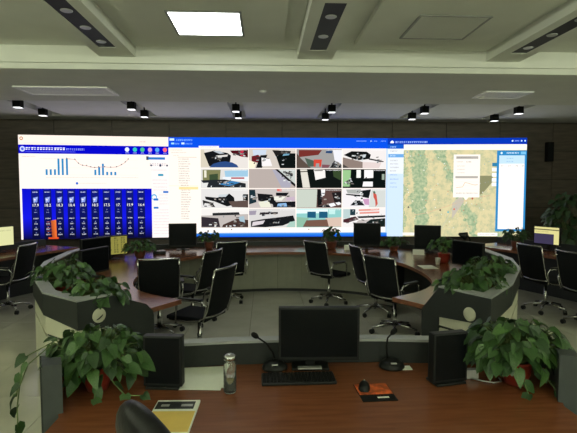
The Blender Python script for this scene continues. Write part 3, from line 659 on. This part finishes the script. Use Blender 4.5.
# ================================================================== CHAIRS
def make_chair():
    t = thing('office_chair', 'black mesh office chair', 'chair', group='mesh office chairs around the consoles')
    wv = 0.225
    prof = [(-0.325, 0.99), (-0.300, 0.88), (-0.268, 0.74), (-0.243, 0.63), (-0.225, 0.56), (-0.195, 0.50)]
    m = MB(); nx = 8
    for side in (0, 1):
        rows = [[m.bm.verts.new((-wv+2*wv*i/nx, y-0.03*math.cos(PI*(i/nx-0.5))-side*0.012*1.0, z)) for i in range(nx+1)] for y, z in prof]
        for a, b in zip(rows, rows[1:]):
            for i in range(nx):
                f = m.bm.faces.new((a[i], a[i+1], b[i+1], b[i])) if side == 0 else m.bm.faces.new((a[i+1], a[i], b[i], b[i+1])); f.smooth = True
    m.build('backrest', 'chair_mesh', t)
    for s in (-1, 1):
        MB().tube([(s*(wv+0.008), y-0.003, z) for y, z in prof]+[(s*(wv+0.008), -0.13, 0.455), (s*(wv+0.008), 0.0, 0.437), (s*(wv+0.008), 0.22, 0.445)], 0.0105, 8).build('side_rail', 'chrome', t)
    MB().tube([(-wv-0.008+(2*wv+0.016)*i/8, -0.328-0.035*math.cos(PI*(i/8-0.5)), 0.995) for i in range(9)], 0.0125, 8).build('top_rail', 'chrome', t)
    MB().tube([(-wv-0.008+(2*wv+0.016)*i/8, -0.205-0.035*math.cos(PI*(i/8-0.5)), 0.50-0.012*math.cos(PI*(i/8-0.5))) for i in range(9)], 0.0105, 8).build('lower_rail', 'chrome', t)
    MB().box(-wv, wv, -0.20, 0.27, 0.44, 0.485, bev=0.018).build('seat', 'chair_mesh', t)
    for s in (-1, 1):
        xx = s*(wv+0.03)
        ar = MB().tube([(xx, -0.20, 0.46), (xx+s*0.02, -0.245, 0.62), (xx+s*0.02, -0.21, 0.665), (xx+s*0.02, 0.05, 0.672), (xx+s*0.02, 0.10, 0.64), (xx, 0.13, 0.45)], 0.010, 8).build('armrest', 'chrome', t)
        MB().box(xx+s*0.02-0.022, xx+s*0.02+0.022, -0.2, 0.06, 0.678, 0.698, bev=0.008).build('arm_pad', 'black_plastic', ar)
    MB().box(-0.09, 0.09, -0.1, 0.12, 0.40, 0.44, bev=0.008).build('tilt_plate', 'black_plastic', t)
    MB().lathe([(0.027, 0.12), (0.027, 0.25), (0.02, 0.26), (0.02, 0.40)], 14).build('gas_stem', 'chrome', t)
    for k in range(5):
        a = 2*PI*k/5+0.3; c, s = math.cos(a), math.sin(a)
        lg = MB().tube([(0.02*c, 0.02*s, 0.115), (0.14*c, 0.14*s, 0.108), (0.29*c, 0.29*s, 0.078)], [0.024, 0.019, 0.012], 8).build('base_leg', 'chrome', t)
        mm = Matrix.Translation((0.29*c, 0.29*s, 0.031)) @ Matrix.Rotation(a+0.7, 4, 'Z') @ Matrix.Rotation(PI/2, 4, 'Y')
        MB().lathe([(0.02, -0.026), (0.031, -0.02), (0.031, -0.005), (0.02, -0.003), (0.02, 0.003), (0.031, 0.005), (0.031, 0.02), (0.02, 0.026)], 14, mtx=mm).build('caster', 'black_plastic', lg)
    return t
chair = make_chair()
# x, y, heading of the sitter (degrees, 0 = towards the screens)
CH = [(-1.31, 5.93, 13, 'black mesh office chair tucked into the inner bend of the weather side wing'),
      (-0.98, 6.46, 66, 'black mesh office chair between the free standing one and the one at the feeds'),
      (-0.71, 5.15, 66, 'black mesh office chair standing free in the ring, closest to the foreground console'),
      (-0.62, 7.64, 20, 'black mesh office chair at the back console, near the round dark plant'),
      (1.01, 7.50, -50, 'black mesh office chair at the back console, in front of the spiky plant'),
      (1.60, 6.81, -80, 'black mesh office chair where the back console meets the map side wing'),
      (1.62, 5.86, -52, 'black mesh office chair tucked into the inner bend of the map side wing'),
      (-3.79, 7.19, 85, 'black mesh office chair at the weather side outer desk, nearer the screens'),
      (-4.02, 6.42, 80, 'black mesh office chair at the weather side outer desk, farther from the screens'),
      (4.14, 6.83, -76, 'black mesh office chair at the map side outer desk, nearer the screens'),
      (4.26, 6.05, -78, 'black mesh office chair at the map side outer desk, farther from the screens')]
for i, (x, y, h, lb) in enumerate(CH):
    o = chair if i == 0 else copy_tree(chair)
    o.location = (x, y, 0); o.rotation_euler = (0, 0, R(h)); o['label'] = lb

def executive_chair():
    t = thing('executive_chair', 'black padded leather executive chair in front of the foreground console', 'chair', (-0.09, 1.45, 0), R(-52))
    m = MB(); n = 18
    outl = []
    for k in range(2*n):
        a = 2*PI*k/(2*n); c, s = math.cos(a), math.sin(a); e = 0.85
        outl.append((0.255*math.copysign(abs(c)**e, c)*(1-0.16*max(0, s)), 0.87+0.385*math.copysign(abs(s)**e, s)))
    rings = []
    for dy, sc in ((-0.050, 0.70), (-0.046, 0.88), (-0.022, 0.98), (0.012, 1.0), (0.038, 0.93), (0.052, 0.76), (0.054, 0.4)):
        rings.append([m.bm.verts.new((x*sc, -0.20+dy-0.16*(0.83+(z-0.83)*sc-0.5)+0.05*(x/0.25)**2, 0.83+(z-0.83)*sc)) for x, z in outl])
    for a, b in zip(rings, rings[1:]):
        for k in range(2*n):
            f = m.bm.faces.new((a[k], a[(k+1) % (2*n)], b[(k+1) % (2*n)], b[k])); f.smooth = True
    for rg in (rings[0][::-1], rings[-1]):
        f = m.bm.faces.new(rg); f.smooth = True
    b = m.build('backrest', 'black_leather', t)
    sd = b.modifiers.new('s', 'SUBSURF'); sd.levels = 1; sd.render_levels = 1
    MB().box(-0.25, 0.25, -0.24, 0.25, 0.42, 0.52, bev=0.04).build('seat', 'black_leather', t)
    for s in (-1, 1):
        ar = MB().tube([(s*0.27, -0.20, 0.47), (s*0.29, -0.2, 0.66), (s*0.29, 0.12, 0.66), (s*0.27, 0.14, 0.47)], 0.016, 8).build('armrest', 'chrome', t)
        MB().box(s*0.29-0.03, s*0.29+0.03, -0.19, 0.12, 0.672, 0.70, bev=0.01).build('arm_pad', 'black_leather', ar)
    MB().lathe([(0.03, 0.11), (0.03, 0.26), (0.022, 0.27), (0.022, 0.42)], 14).build('gas_stem', 'chrome', t)
    for k in range(5):
        a = 2*PI*k/5; c, s = math.cos(a), math.sin(a)
        lg = MB().tube([(0, 0, 0.115), (0.15*c, 0.15*s, 0.105), (0.30*c, 0.30*s, 0.078)], [0.026, 0.02, 0.013], 8).build('base_leg', 'chrome', t)
        mm = Matrix.Translation((0.30*c, 0.30*s, 0.031)) @ Matrix.Rotation(a+0.7, 4, 'Z') @ Matrix.Rotation(PI/2, 4, 'Y')
        MB().lathe([(0.02, -0.026), (0.031, -0.02), (0.031, 0.02), (0.02, 0.026)], 14, mtx=mm).build('caster', 'black_plastic', lg)
executive_chair()

# ================================================================== MONITORS
def screen_quad(name, parent, w_, h_, z0, y, draw):
    s = Screen(w_, h_, 100, 100); draw(s); o = s.build(name, parent); o.location = (0, y, z0); return o
def monitor(label, loc, rz, w_=0.475, h_=0.315, z0=0.06, draw=None, plate=False, tilt=0, base_dx=0, group='desk monitors'):
    t = thing('monitor', label, 'monitor', loc, R(rz), group=group)
    MB().box(-w_/2, w_/2, -0.022, 0.022, z0, z0+h_, bev=0.006).box(-w_*0.3, w_*0.3, 0.018, 0.05, z0+0.05, z0+h_-0.06, bev=0.01).build('housing', 'black_plastic', t)
    if draw: screen_quad('screen', t, w_-0.03, h_-0.035, z0+0.02, -0.0225, draw)
    else: MB().box(-w_/2+0.014, w_/2-0.014, -0.0235, -0.021, z0+0.022, z0+h_-0.014).build('screen', 'dark_screen', t)
    MB().box(base_dx-0.03, base_dx+0.03, 0.045, 0.07, 0.01, z0+h_*0.5, bev=0.005).build('stand_neck', 'black_plastic', t)
    b = MB().box(base_dx-0.11, base_dx+0.11, -0.03, 0.09, 0.0, 0.014, bev=0.004).build('stand_base', 'black_plastic', t)
    if plate: MB().box(base_dx-0.075, base_dx+0.065, -0.045, -0.005, 0.0145, 0.022, bev=0.002).build('base_plate', 'silver_plastic', b)
    return t
monitor('black widescreen monitor on the foreground console, behind the keyboard', (0.315, 2.77, DZ), -2, plate=True, base_dx=-0.05)
def yellow_table(s):
    s.rect(0, 0, 100, 100, '8a8440', 0)
    rr = random.Random(4)
    for r in range(7):
        for q in range(4): s.words(6+24*q, 6+24*q+rr.uniform(10, 18), 9+13*r, 8, '3c4426', 1, rr)
def yellow_page(s):
    s.rect(0, 0, 100, 100, 'd8d08c', 0); s.rect(0, 12, 100, 18, '5c5840', 1); s.rect(0, 40, 80, 100, '3c3650', 1); s.words(4, 60, 28, 5, '9c9460', 1)
monitor('monitor on the weather side wing with a lit olive yellow table on screen', (-2.28, 7.25, DZ), 38, 0.46, 0.30, draw=yellow_table)
monitor('monitor on the map side outer desk with a lit cream and purple page', (4.80, 7.92, DZ), -62, 0.46, 0.32, z0=0.10, draw=yellow_page)
monitor('monitor on the weather side outer desk with a plain lit cream page', (-4.36, 8.1, DZ), 62, 0.46, 0.34, z0=0.10, draw=lambda s: (s.rect(0, 0, 100, 100, 'd8d8a0', 0), s.words(6, 90, 20, 5, 'a8a878', 1)))
monitor('dark monitor on the back console, in front of the weather list', (-1.42, 8.33, DZ), 6, 0.47, 0.40)
monitor('dark monitor on the back console, beside the spiky plant and a nameplate', (1.78, 8.28, DZ), -6, 0.47, 0.40)
monitor('dark monitor where back console and map side wing meet, below the map', (2.66, 7.72, DZ), -22, 0.42, 0.40)
monitor('dark monitor on the weather side wing, nearer to the olive lit monitor', (-2.28, 6.55, DZ), 62, 0.50, 0.34)
monitor('dark monitor on the weather side wing, nearer to the planted corner', (-2.02, 5.75, DZ), 70, 0.48, 0.30)
monitor('dark monitor on the map side wing, between red pot plant and planted corner', (2.62, 6.05, DZ), -62, 0.48, 0.32)

def terminal(label, loc, rz):
    t = thing('desk_terminal', label, 'display', loc, R(rz), group='narrow upright terminals on the foreground console')
    MB().box(-0.105, 0.105, -0.03, 0.03, 0.012, 0.285, bev=0.008).build('housing', 'black_plastic', t)
    MB().box(-0.092, 0.092, -0.0315, -0.029, 0.03, 0.275).build('screen', 'dark_screen', t)
    MB().box(-0.09, 0.09, -0.045, 0.07, 0, 0.014, bev=0.004).build('foot', 'black_plastic', t)
terminal('narrow black upright display between the paper sheets and a potted pothos', (-0.545, 2.56, DZ), -6)
terminal('narrow black upright display beside the small silver bracket', (1.0, 2.54, DZ), 12)
br = thing('stand_bracket', 'small silver bracket with a grey cable on the foreground console', 'bracket', (1.15, 2.6, DZ))
MB().box(-0.04, 0.045, -0.02, 0.02, 0.0, 0.05, bev=0.004).build('plate', 'silver_plastic', br)
MB().tube([(0.0, -0.02, 0.006), (0.05, -0.06, 0.005), (0.10, -0.085, 0.005), (0.15, -0.07, 0.005), (0.16, -0.02, 0.005)], 0.004, 6).build('cable', 'silver_plastic', br)

# ================================================================== THINGS ON THE FOREGROUND CONSOLE
def keyboard():
    t = thing('keyboard', 'black keyboard on the foreground console', 'keyboard', (0.183, 2.615, DZ), R(1))
    MB().box(-0.205, 0.205, -0.075, 0.075, 0.0, 0.016, bev=0.005).build('case', 'black_plastic', t)
    km = MB().box(-0.0085, 0.0085, -0.0085, 0.0085, 0, 0.008, bev=0.002).mesh('key'); km.materials.append(MATS['matte_black'])
    for r in range(6):
        for q in range(20):
            if r == 0 and 5 <= q <= 9: continue
            link('key', km, t, (-0.19+0.02*q, -0.055+0.0215*r, 0.015))
    MB().box(-0.098, 0.002, -0.0635, -0.0465, 0.015, 0.023, bev=0.002).build('space_bar', 'matte_black', t)
keyboard()
def microphone(label, loc, rz, path):
    t = thing('gooseneck_microphone', label, 'microphone', loc, R(rz), group='gooseneck microphones')
    b = MB().lathe([(0.075, 0), (0.075, 0.012), (0.060, 0.034), (0.03, 0.046), (0.01, 0.048)], 24).build('base', 'black_plastic', t)
    MB().box(-0.018, 0.018, -0.055, -0.035, 0.034, 0.041, bev=0.003).build('talk_button', 'silver_plastic', b)
    MB().tube(path, 0.0055, 8).build('neck', 'matte_black', t)
    p, q = Vector(path[-2]), Vector(path[-1]); d = (q-p).normalized()
    MB().tube([q-d*0.01, q, q+d*0.012, q+d*0.03, q+d*0.04], [0.006, 0.013, 0.017, 0.015, 0.006], 12).build('capsule', 'matte_black', t)
microphone('black gooseneck microphone leaning aslant behind the keyboard', (0.055, 2.795, DZ), 0, [(0, 0.01, 0.045), (-0.012, 0.015, 0.09), (-0.05, 0.02, 0.145), (-0.105, 0.02, 0.185)])
microphone('black gooseneck microphone standing upright between the monitor and the silver bracket', (0.755, 2.785, DZ), 0, [(-0.02, 0.02, 0.045), (-0.025, 0.03, 0.12), (-0.015, 0.04, 0.165), (0.012, 0.045, 0.19)])
tag(MB().box(-0.03, 0.03, -0.03, 0.03, 0, 0.004).build('note_card', 'paper'), 'small white card under the upright microphone', 'card').location = (0.835, 2.76, DZ)
pad = thing('mouse_pad', 'mouse pad printed with an orange flame picture', 'mouse pad', (0.572, 2.43, DZ), R(3))
MB().box(-0.09, 0.09, -0.105, 0.105, 0, 0.004).build('pad', 'matte_black', pad)
MB().box(-0.088, 0.088, -0.03, 0.103, 0.004, 0.0047).build('flame_print', 'fire_print', pad)
MB().box(-0.005, 0.055, -0.075, -0.06, 0.004, 0.0047).build('print_caption', 'paper', pad)
ms = thing('computer_mouse', 'black mouse on the flame printed pad', 'mouse', (0.525, 2.475, DZ+0.0047), R(-12))
m = MB(); g = []
for i in range(9):
    v = i/8*PI; g.append((0.030*math.sin(v)**0.6+0.0005, -0.052*math.cos(v)))
rg = []
for wv, y in g:
    rg.append([m.bm.verts.new((wv*math.cos(a), y, 0.034*math.sin(a)*(wv/0.03)**0.7)) for a in [PI*k/8 for k in range(9)]])
for a, b in zip(rg, rg[1:]):
    for k in range(8): f = m.bm.faces.new((a[k], a[k+1], b[k+1], b[k])); f.smooth = True
m.build('shell', 'black_plastic', ms)
mm = Matrix.Translation((0, 0.03, 0.030)) @ Matrix.Rotation(PI/2, 4, 'Y')
MB().lathe([(0.007, -0.003), (0.007, 0.003)], 12, mtx=mm).build('scroll_wheel', 'silver_plastic', ms)

def sheet(label, loc, rz, pts, th):
    o = MB().prism(pts, 0, th).build('paper_sheet', 'paper'); tag(o, label, 'paper', 'loose sheets beside the glass'); o.location = loc; o.rotation_euler = (0, 0, R(rz))
sheet('white paper sheet lying at the bottom of the loose sheets', (-0.355, 2.69, DZ), 4, [(-0.13, -0.17), (0.13, -0.17), (0.13, 0.14), (-0.13, 0.14)], 0.003)
sheet('white paper sheet lying on top of the loose sheets', (-0.345, 2.65, DZ+0.0032), -5, [(-0.10, -0.15), (0.12, -0.15), (0.12, 0.16), (-0.13, 0.12)], 0.003)
gl = thing('glass_tumbler', 'tall clear glass tea bottle with lid beside the papers', 'glass', (-0.187, 2.48, DZ))
MB().lathe([(0.032, 0), (0.034, 0.01), (0.034, 0.155), (0.026, 0.168), (0.026, 0.172), (0.0235, 0.172), (0.0235, 0.166), (0.0305, 0.153), (0.0305, 0.016), (0.005, 0.014)], 24).build('body', 'glass', gl)
MB().lathe([(0.0285, 0.0185), (0.0285, 0.05), (0.01, 0.052)], 20).build('tea_leaves', 'tea', gl)
MB().lathe([(0.030, 0.172), (0.032, 0.178), (0.032, 0.192), (0.022, 0.200), (0.012, 0.204)], 24).build('lid', 'chrome', gl)
bk = thing('desk_calendar', 'yellow desk pad with white border and dark photo strip by the leather chair', 'calendar', (-0.435, 2.205, DZ), R(-1.5))
MB().box(-0.105, 0.105, -0.16, 0.16, 0, 0.012, bev=0.002).build('pages', 'paper', bk)
MB().box(-0.1, 0.086, 0.062, 0.142, 0.012, 0.0128).build('photo_strip', 'strip_black', bk)
MB().box(-0.1, 0.1, -0.157, 0.038, 0.012, 0.0128).build('yellow_cover', 'yellow_card', bk)
for xx, ww in ((-0.055, 0.02), (0.05, 0.028)): MB().box(xx-ww, xx+ww, 0.088, 0.112, 0.0128, 0.0132).build('photo_detail', 'silver_plastic', bk)

# ================================================================== PLANTS
def leaf_mesh(seed, matname):
    r = random.Random(seed); cv = r.uniform(0.25, 0.5); fd = r.uniform(0.06, 0.16); wd = r.uniform(0.88, 1.08)
    sp = [(0, 0), (0, 0.33), (0, 0.68), (0, 1.0)]; sd = [(0.20, -0.10), (0.40, 0.16), (0.35, 0.50), (0.15, 0.84)]
    P = [(0, y, -cv*y*y) for _, y in sp]
    for s in (-1, 1): P += [(s*x*wd, y, fd*(x/0.4)-cv*y*y) for x, y in sd]
    F = []
    for o, rev in ((4, False), (8, True)):
        q = [(0, o, o+1, 1), (1, o+1, o+2, 2), (2, o+2, o+3, 3)]
        F += [f[::-1] if rev else f for f in q]
    me = bpy.data.meshes.new('leaf'); me.from_pydata(P, [], F); me.materials.append(MATS[matname])
    for p in me.polygons: p.use_smooth = True
    return me
LEAVES = [leaf_mesh(i, ['leaf', 'leaf', 'leaf_pale', 'leaf_dark', 'leaf', 'leaf_dark'][i]) for i in range(6)]
def leaf_matrix(pos, fwd, up, size, rnd):
    f = fwd.normalized(); u = (up-f*up.dot(f)); u = u.normalized() if u.length > 1e-4 else f.orthogonal().normalized(); r_ = f.cross(u)
    roll = rnd.uniform(-0.5, 0.5); u2 = u*math.cos(roll)+r_*math.sin(roll); r2 = f.cross(u2)
    m = Matrix((r2, f, u2)).transposed().to_4x4(); return Matrix.Translation(pos) @ m @ Matrix.Scale(size, 4)
def potted(label, loc, n, rad, size, seed, pot='red_pot', pot_r=0.08, pot_h=0.13, mode='leaves', rise=None, vines=(), name='potted_pothos', group='potted pothos plants', low=-0.25, mats=None, center=(0, 0)):
    rnd = random.Random(seed); t = thing(name, label, 'plant', loc, 0, group)
    pb = MB().lathe([(pot_r*0.68, 0), (pot_r*0.95, pot_h*0.45), (pot_r, pot_h*0.9), (pot_r*1.06, pot_h*0.92), (pot_r*1.06, pot_h), (pot_r*0.92, pot_h), (pot_r*0.9, pot_h*0.88)], 20).build('pot', pot, t)
    MB().lathe([(pot_r*0.9, pot_h*0.80), (pot_r*0.88, pot_h*0.9), (pot_r*0.3, pot_h*0.92)], 16).build('soil', 'soil', pb)
    rx, ry, rz = rad; cz = pot_h+(rise if rise is not None else rz*0.35)
    spots_ = []; stems = MB()
    for i in range(n):
        while True:
            d = Vector((rnd.gauss(0, 1), rnd.gauss(0, 1), rnd.gauss(0.2, 0.8)))
            if d.length > 0.1 and d.normalized().z > low: break
        d.normalize(); k = rnd.uniform(0.45, 1.0)**0.6
        base = Vector((center[0]+d.x*rx*k, center[1]+d.y*ry*k, cz+d.z*rz*k))
        base.z = max(base.z, 0.05)
        fwd = Vector((d.x, d.y, -0.25-0.5*rnd.random()+0.3*d.z))+Vector((rnd.uniform(-.5, .5), rnd.uniform(-.5, .5), 0))
        up = d*0.7+Vector((0, -0.25, 0.8))
        spots_.append((base, fwd, up, size*rnd.uniform(0.7, 1.15)))
        root = Vector((rnd.uniform(-.5, .5)*pot_r, rnd.uniform(-.5, .5)*pot_r, pot_h*0.9))
        if mode == 'leaves' or i % 3 == 0:
            stems.tube([root, root.lerp(base, 0.55)+Vector((0, 0, 0.05*rz/0.2)), base], 0.0028 if size > 0.08 else 0.0022, 5, cap=False)
    for path in vines:
        path = [Vector(p) for p in path]
        stems.tube(path, 0.0035, 6)
        for i, p in enumerate(path[1:]):
            dd = (p-path[i]).normalized(); side = Vector((-dd.y, dd.x, 0)) if abs(dd.z) < 0.9 else Vector((rnd.uniform(-1, 1), rnd.uniform(-1, 1), 0))
            fwd = dd*0.6+side*rnd.choice((-1, 1))*0.7+Vector((0, 0, -0.1))
            spots_.append((p+Vector((0, 0, 0.006)), fwd, Vector((0, -0.3, 1)), size*rnd.uniform(0.75, 1.0)))
    stems.build('stems', 'stem', t)
    if mode == 'leaves':
        for p, f, u, s in spots_:
            o = link('leaf', LEAVES[rnd.randrange(6)], t); o.matrix_local = leaf_matrix(p, f, u, s, rnd)
    else:
        bm = bmesh.new(); used = {}
        mats_ = ['leaf', 'leaf_pale', 'leaf_dark'] if mats is None else mats
        for p, f, u, s in spots_:
            M_ = leaf_matrix(p, f, u, s, rnd); src = LEAVES[rnd.randrange(6)]; vs = [bm.verts.new(M_ @ v.co) for v in src.vertices]
            mi = rnd.randrange(len(mats_))
            for q in src.polygons: ff = bm.faces.new([vs[i] for i in q.vertices]); ff.smooth = True; ff.material_index = mi
        me = bpy.data.meshes.new('foliage'); bm.to_mesh(me); bm.free()
        for mn in mats_: me.materials.append(MATS[mn])
        tag(link('foliage', me, t), kind='stuff')
    return t
potted('lush pothos in a red pot at the calendar end of the foreground console', (-0.895, 2.55, DZ), 230, (0.255, 0.19, 0.17), 0.078, 21, pot_r=0.075, rise=0.045, low=-0.45, center=(0.0, 0.02),
       vines=[[(-0.05, -0.03, 0.16), (-0.2, -0.05, 0.27), (-0.33, -0.06, 0.16), (-0.36, -0.09, 0.06), (-0.36, -0.12, -0.04), (-0.35, -0.14, -0.12), (-0.36, -0.16, -0.19)],
              [(-0.04, 0.02, 0.16), (-0.22, 0.02, 0.26), (-0.37, 0.0, 0.18), (-0.40, 0.0, 0.08), (-0.41, -0.03, -0.02)],
              [(0.04, -0.04, 0.13), (0.12, -0.09, 0.06), (0.18, -0.12, 0.012), (0.27, -0.12, 0.010)], [(0.02, -0.05, 0.13), (0.03, -0.12, 0.05), (0.04, -0.17, 0.012)]])
potted('lush pothos in a red pot at the mouse pad end of the foreground console', (1.373, 2.52, DZ), 250, (0.27, 0.19, 0.17), 0.08, 33, pot_r=0.08, rise=0.065, low=-0.5, center=(0.005, 0.02),
       vines=[[(0.05, -0.02, 0.16), (0.2, -0.04, 0.25), (0.31, -0.10, 0.15), (0.33, -0.16, 0.05), (0.33, -0.2, -0.05), (0.34, -0.24, -0.15)],
              [(-0.04, -0.05, 0.13), (-0.02, -0.13, 0.05), (-0.03, -0.19, 0.012)], [(0.05, -0.05, 0.13), (0.12, -0.12, 0.05), (0.14, -0.17, 0.012)]])
potted('pothos clump above the marked emblem on the weather side wing', (-1.42, 4.06, DZ), 150, (0.25, 0.24, 0.14), 0.085, 41, pot_r=0.08, pot_h=0.11, rise=0.08)
potted('pothos clump along the outer rim of the weather side wing', (-1.98, 4.75, DZ), 120, (0.26, 0.3, 0.17), 0.085, 42, pot_r=0.08, pot_h=0.12, rise=0.10)
potted('pothos clump above the plain emblem on the map side wing', (1.83, 4.15, DZ), 160, (0.30, 0.25, 0.165), 0.085, 43, pot_r=0.08, pot_h=0.11, rise=0.10)
potted('pothos clump along the outer rim of the map side wing', (2.34, 4.85, DZ), 110, (0.24, 0.26, 0.16), 0.085, 44, pot_r=0.08, pot_h=0.12, rise=0.11)
K = dict(mode='stuff')
potted('bushy green plant in a brick red pot on the map side wing', (2.56, 6.72, DZ), 90, (0.22, 0.18, 0.13), 0.075, 51, pot_r=0.085, pot_h=0.14, rise=0.11, **K)
potted('low leafy plant on the back console near the map screen edge', (2.18, 8.0, DZ), 80, (0.22, 0.16, 0.10), 0.07, 52, pot='brown_pot', pot_h=0.09, rise=0.06, mats=['leaf_dark', 'leaf'], **K)
potted('spiky leafy plant in a brown pot on the back console below a camera feed', (1.17, 8.42, DZ), 60, (0.16, 0.13, 0.17), 0.085, 53, pot='brown_pot', pot_r=0.1, pot_h=0.13, rise=0.1, mats=['leaf_dark'], **K)
potted('round dark leafy plant on the back console between list screen and chairs', (-0.98, 8.42, DZ), 75, (0.19, 0.14, 0.16), 0.075, 54, pot='brown_pot', rise=0.07, mats=['leaf_dark'], **K)
potted('leafy plant on the weather side wing beside the olive lit monitor', (-1.90, 7.35, DZ), 90, (0.24, 0.2, 0.12), 0.075, 55, pot='brown_pot', rise=0.04, mats=['leaf_dark', 'leaf'], **K)
potted('bushy plant on the weather side wing between two dark monitors', (-2.25, 6.12, DZ), 80, (0.2, 0.16, 0.12), 0.07, 57, pot='brown_pot', rise=0.04, mats=['leaf_dark', 'leaf'], **K)
potted('spiky leafy plant on the map side outer desk in front of the list panel', (4.46, 8.3, DZ), 75, (0.22, 0.16, 0.18), 0.085, 56, pot='brown_pot', rise=0.08, mats=['leaf_dark'], **K)
potted('tall floor plant with dark leaves standing by the panelled wall past the map', (6.55, 9.9, 0), 190, (0.55, 0.4, 0.62), 0.17, 60, pot='brown_pot', pot_r=0.2, pot_h=0.4, rise=0.75, mode='stuff', name='floor_plant', group=None, mats=['leaf_dark'], low=-0.8)

# ================================================================== SMALL THINGS ON THE RING
def nameplate(label, loc, rz):
    t = thing('nameplate', label, 'sign', loc, R(rz), group='white nameplates on the consoles')
    m = MB(); L = 0.09
    a = [(-L, -0.035, 0), (L, -0.035, 0), (L, 0.0, 0.085), (-L, 0.0, 0.085), (-L, 0.035, 0), (L, 0.035, 0)]
    v = [m.bm.verts.new(p) for p in a]
    for f in ((0, 1, 2, 3), (3, 2, 5, 4), (0, 3, 4), (1, 5, 2), (0, 4, 5, 1)): m.bm.faces.new([v[i] for i in f])
    m.build('card', 'paper', t)
nameplate('small white nameplate below the map sidebar', (2.46, 7.55, DZ), -20)
nameplate('small white nameplate beside the dark monitor under the camera feeds', (1.46, 8.22, DZ), -5)
cup = thing('paper_cup', 'white paper cup beside the brick red plant pot', 'cup', (2.42, 6.58, DZ))
MB().lathe([(0.026, 0), (0.037, 0.088), (0.039, 0.09), (0.036, 0.092), (0.034, 0.088), (0.02, 0.02)], 18).build('body', 'paper', cup)
tag(MB().prism([(-0.15, -0.1), (0.15, -0.1), (0.15, 0.1), (-0.15, 0.1)], 0, 0.004).build('document', 'paper'), 'white document lying on the map side outer desk', 'paper').location = (4.17, 8.45, DZ)
tag(MB().prism([(-0.1, -0.14), (0.1, -0.14), (0.1, 0.14), (-0.1, 0.14)], 0, 0.004).build('document', 'paper'), 'white document lying on the map side wing near the paper cup', 'paper').location = (2.2, 6.35, DZ)
lp = thing('desk_lamp', 'small black desk lamp with curved neck on the map side wing', 'lamp', (2.78, 6.45, DZ))
MB().lathe([(0.07, 0), (0.07, 0.012), (0.05, 0.022), (0.015, 0.024)], 20).build('base', 'matte_black', lp)
MB().tube([(0, 0, 0.02), (0.03, 0, 0.2), (0.04, 0, 0.36), (0.0, 0, 0.43), (-0.07, 0, 0.43)], 0.011, 8).build('neck', 'matte_black', lp)
mm = Matrix.Translation((-0.09, 0, 0.43)) @ Matrix.Rotation(R(-70), 4, 'Y')
MB().lathe([(0.018, 0.03), (0.03, 0.0), (0.062, -0.07), (0.055, -0.07), (0.012, -0.01)], 18, mtx=mm).build('shade', 'black_plastic', lp)
ph = thing('desk_telephone', 'black desk telephone on the back console near the olive lit monitor', 'telephone', (-1.72, 7.86, DZ), R(14))
MB().box(-0.1, 0.1, -0.09, 0.09, 0, 0.05, bev=0.012).build('body', 'black_plastic', ph)
MB().tube([(-0.07, -0.07, 0.062), (-0.07, -0.03, 0.08), (-0.07, 0.03, 0.08), (-0.07, 0.07, 0.062)], [0.026, 0.018, 0.018, 0.026], 10).build('handset', 'matte_black', ph)
MB().box(0.0, 0.08, 0.03, 0.07, 0.049, 0.053).build('display', 'silver_plastic', ph)
sp = thing('wall_speaker', 'black column loudspeaker on the panelled wall beyond the map', 'speaker', (6.78, YF-0.10, 2.45))
MB().box(-0.075, 0.075, -0.06, 0.075, 0, 0.46, bev=0.01).build('cabinet', 'matte_black', sp)
MB().box(-0.065, 0.065, -0.066, -0.059, 0.02, 0.44).build('grille', 'chair_mesh', sp)
bpy.context.view_layer.update()
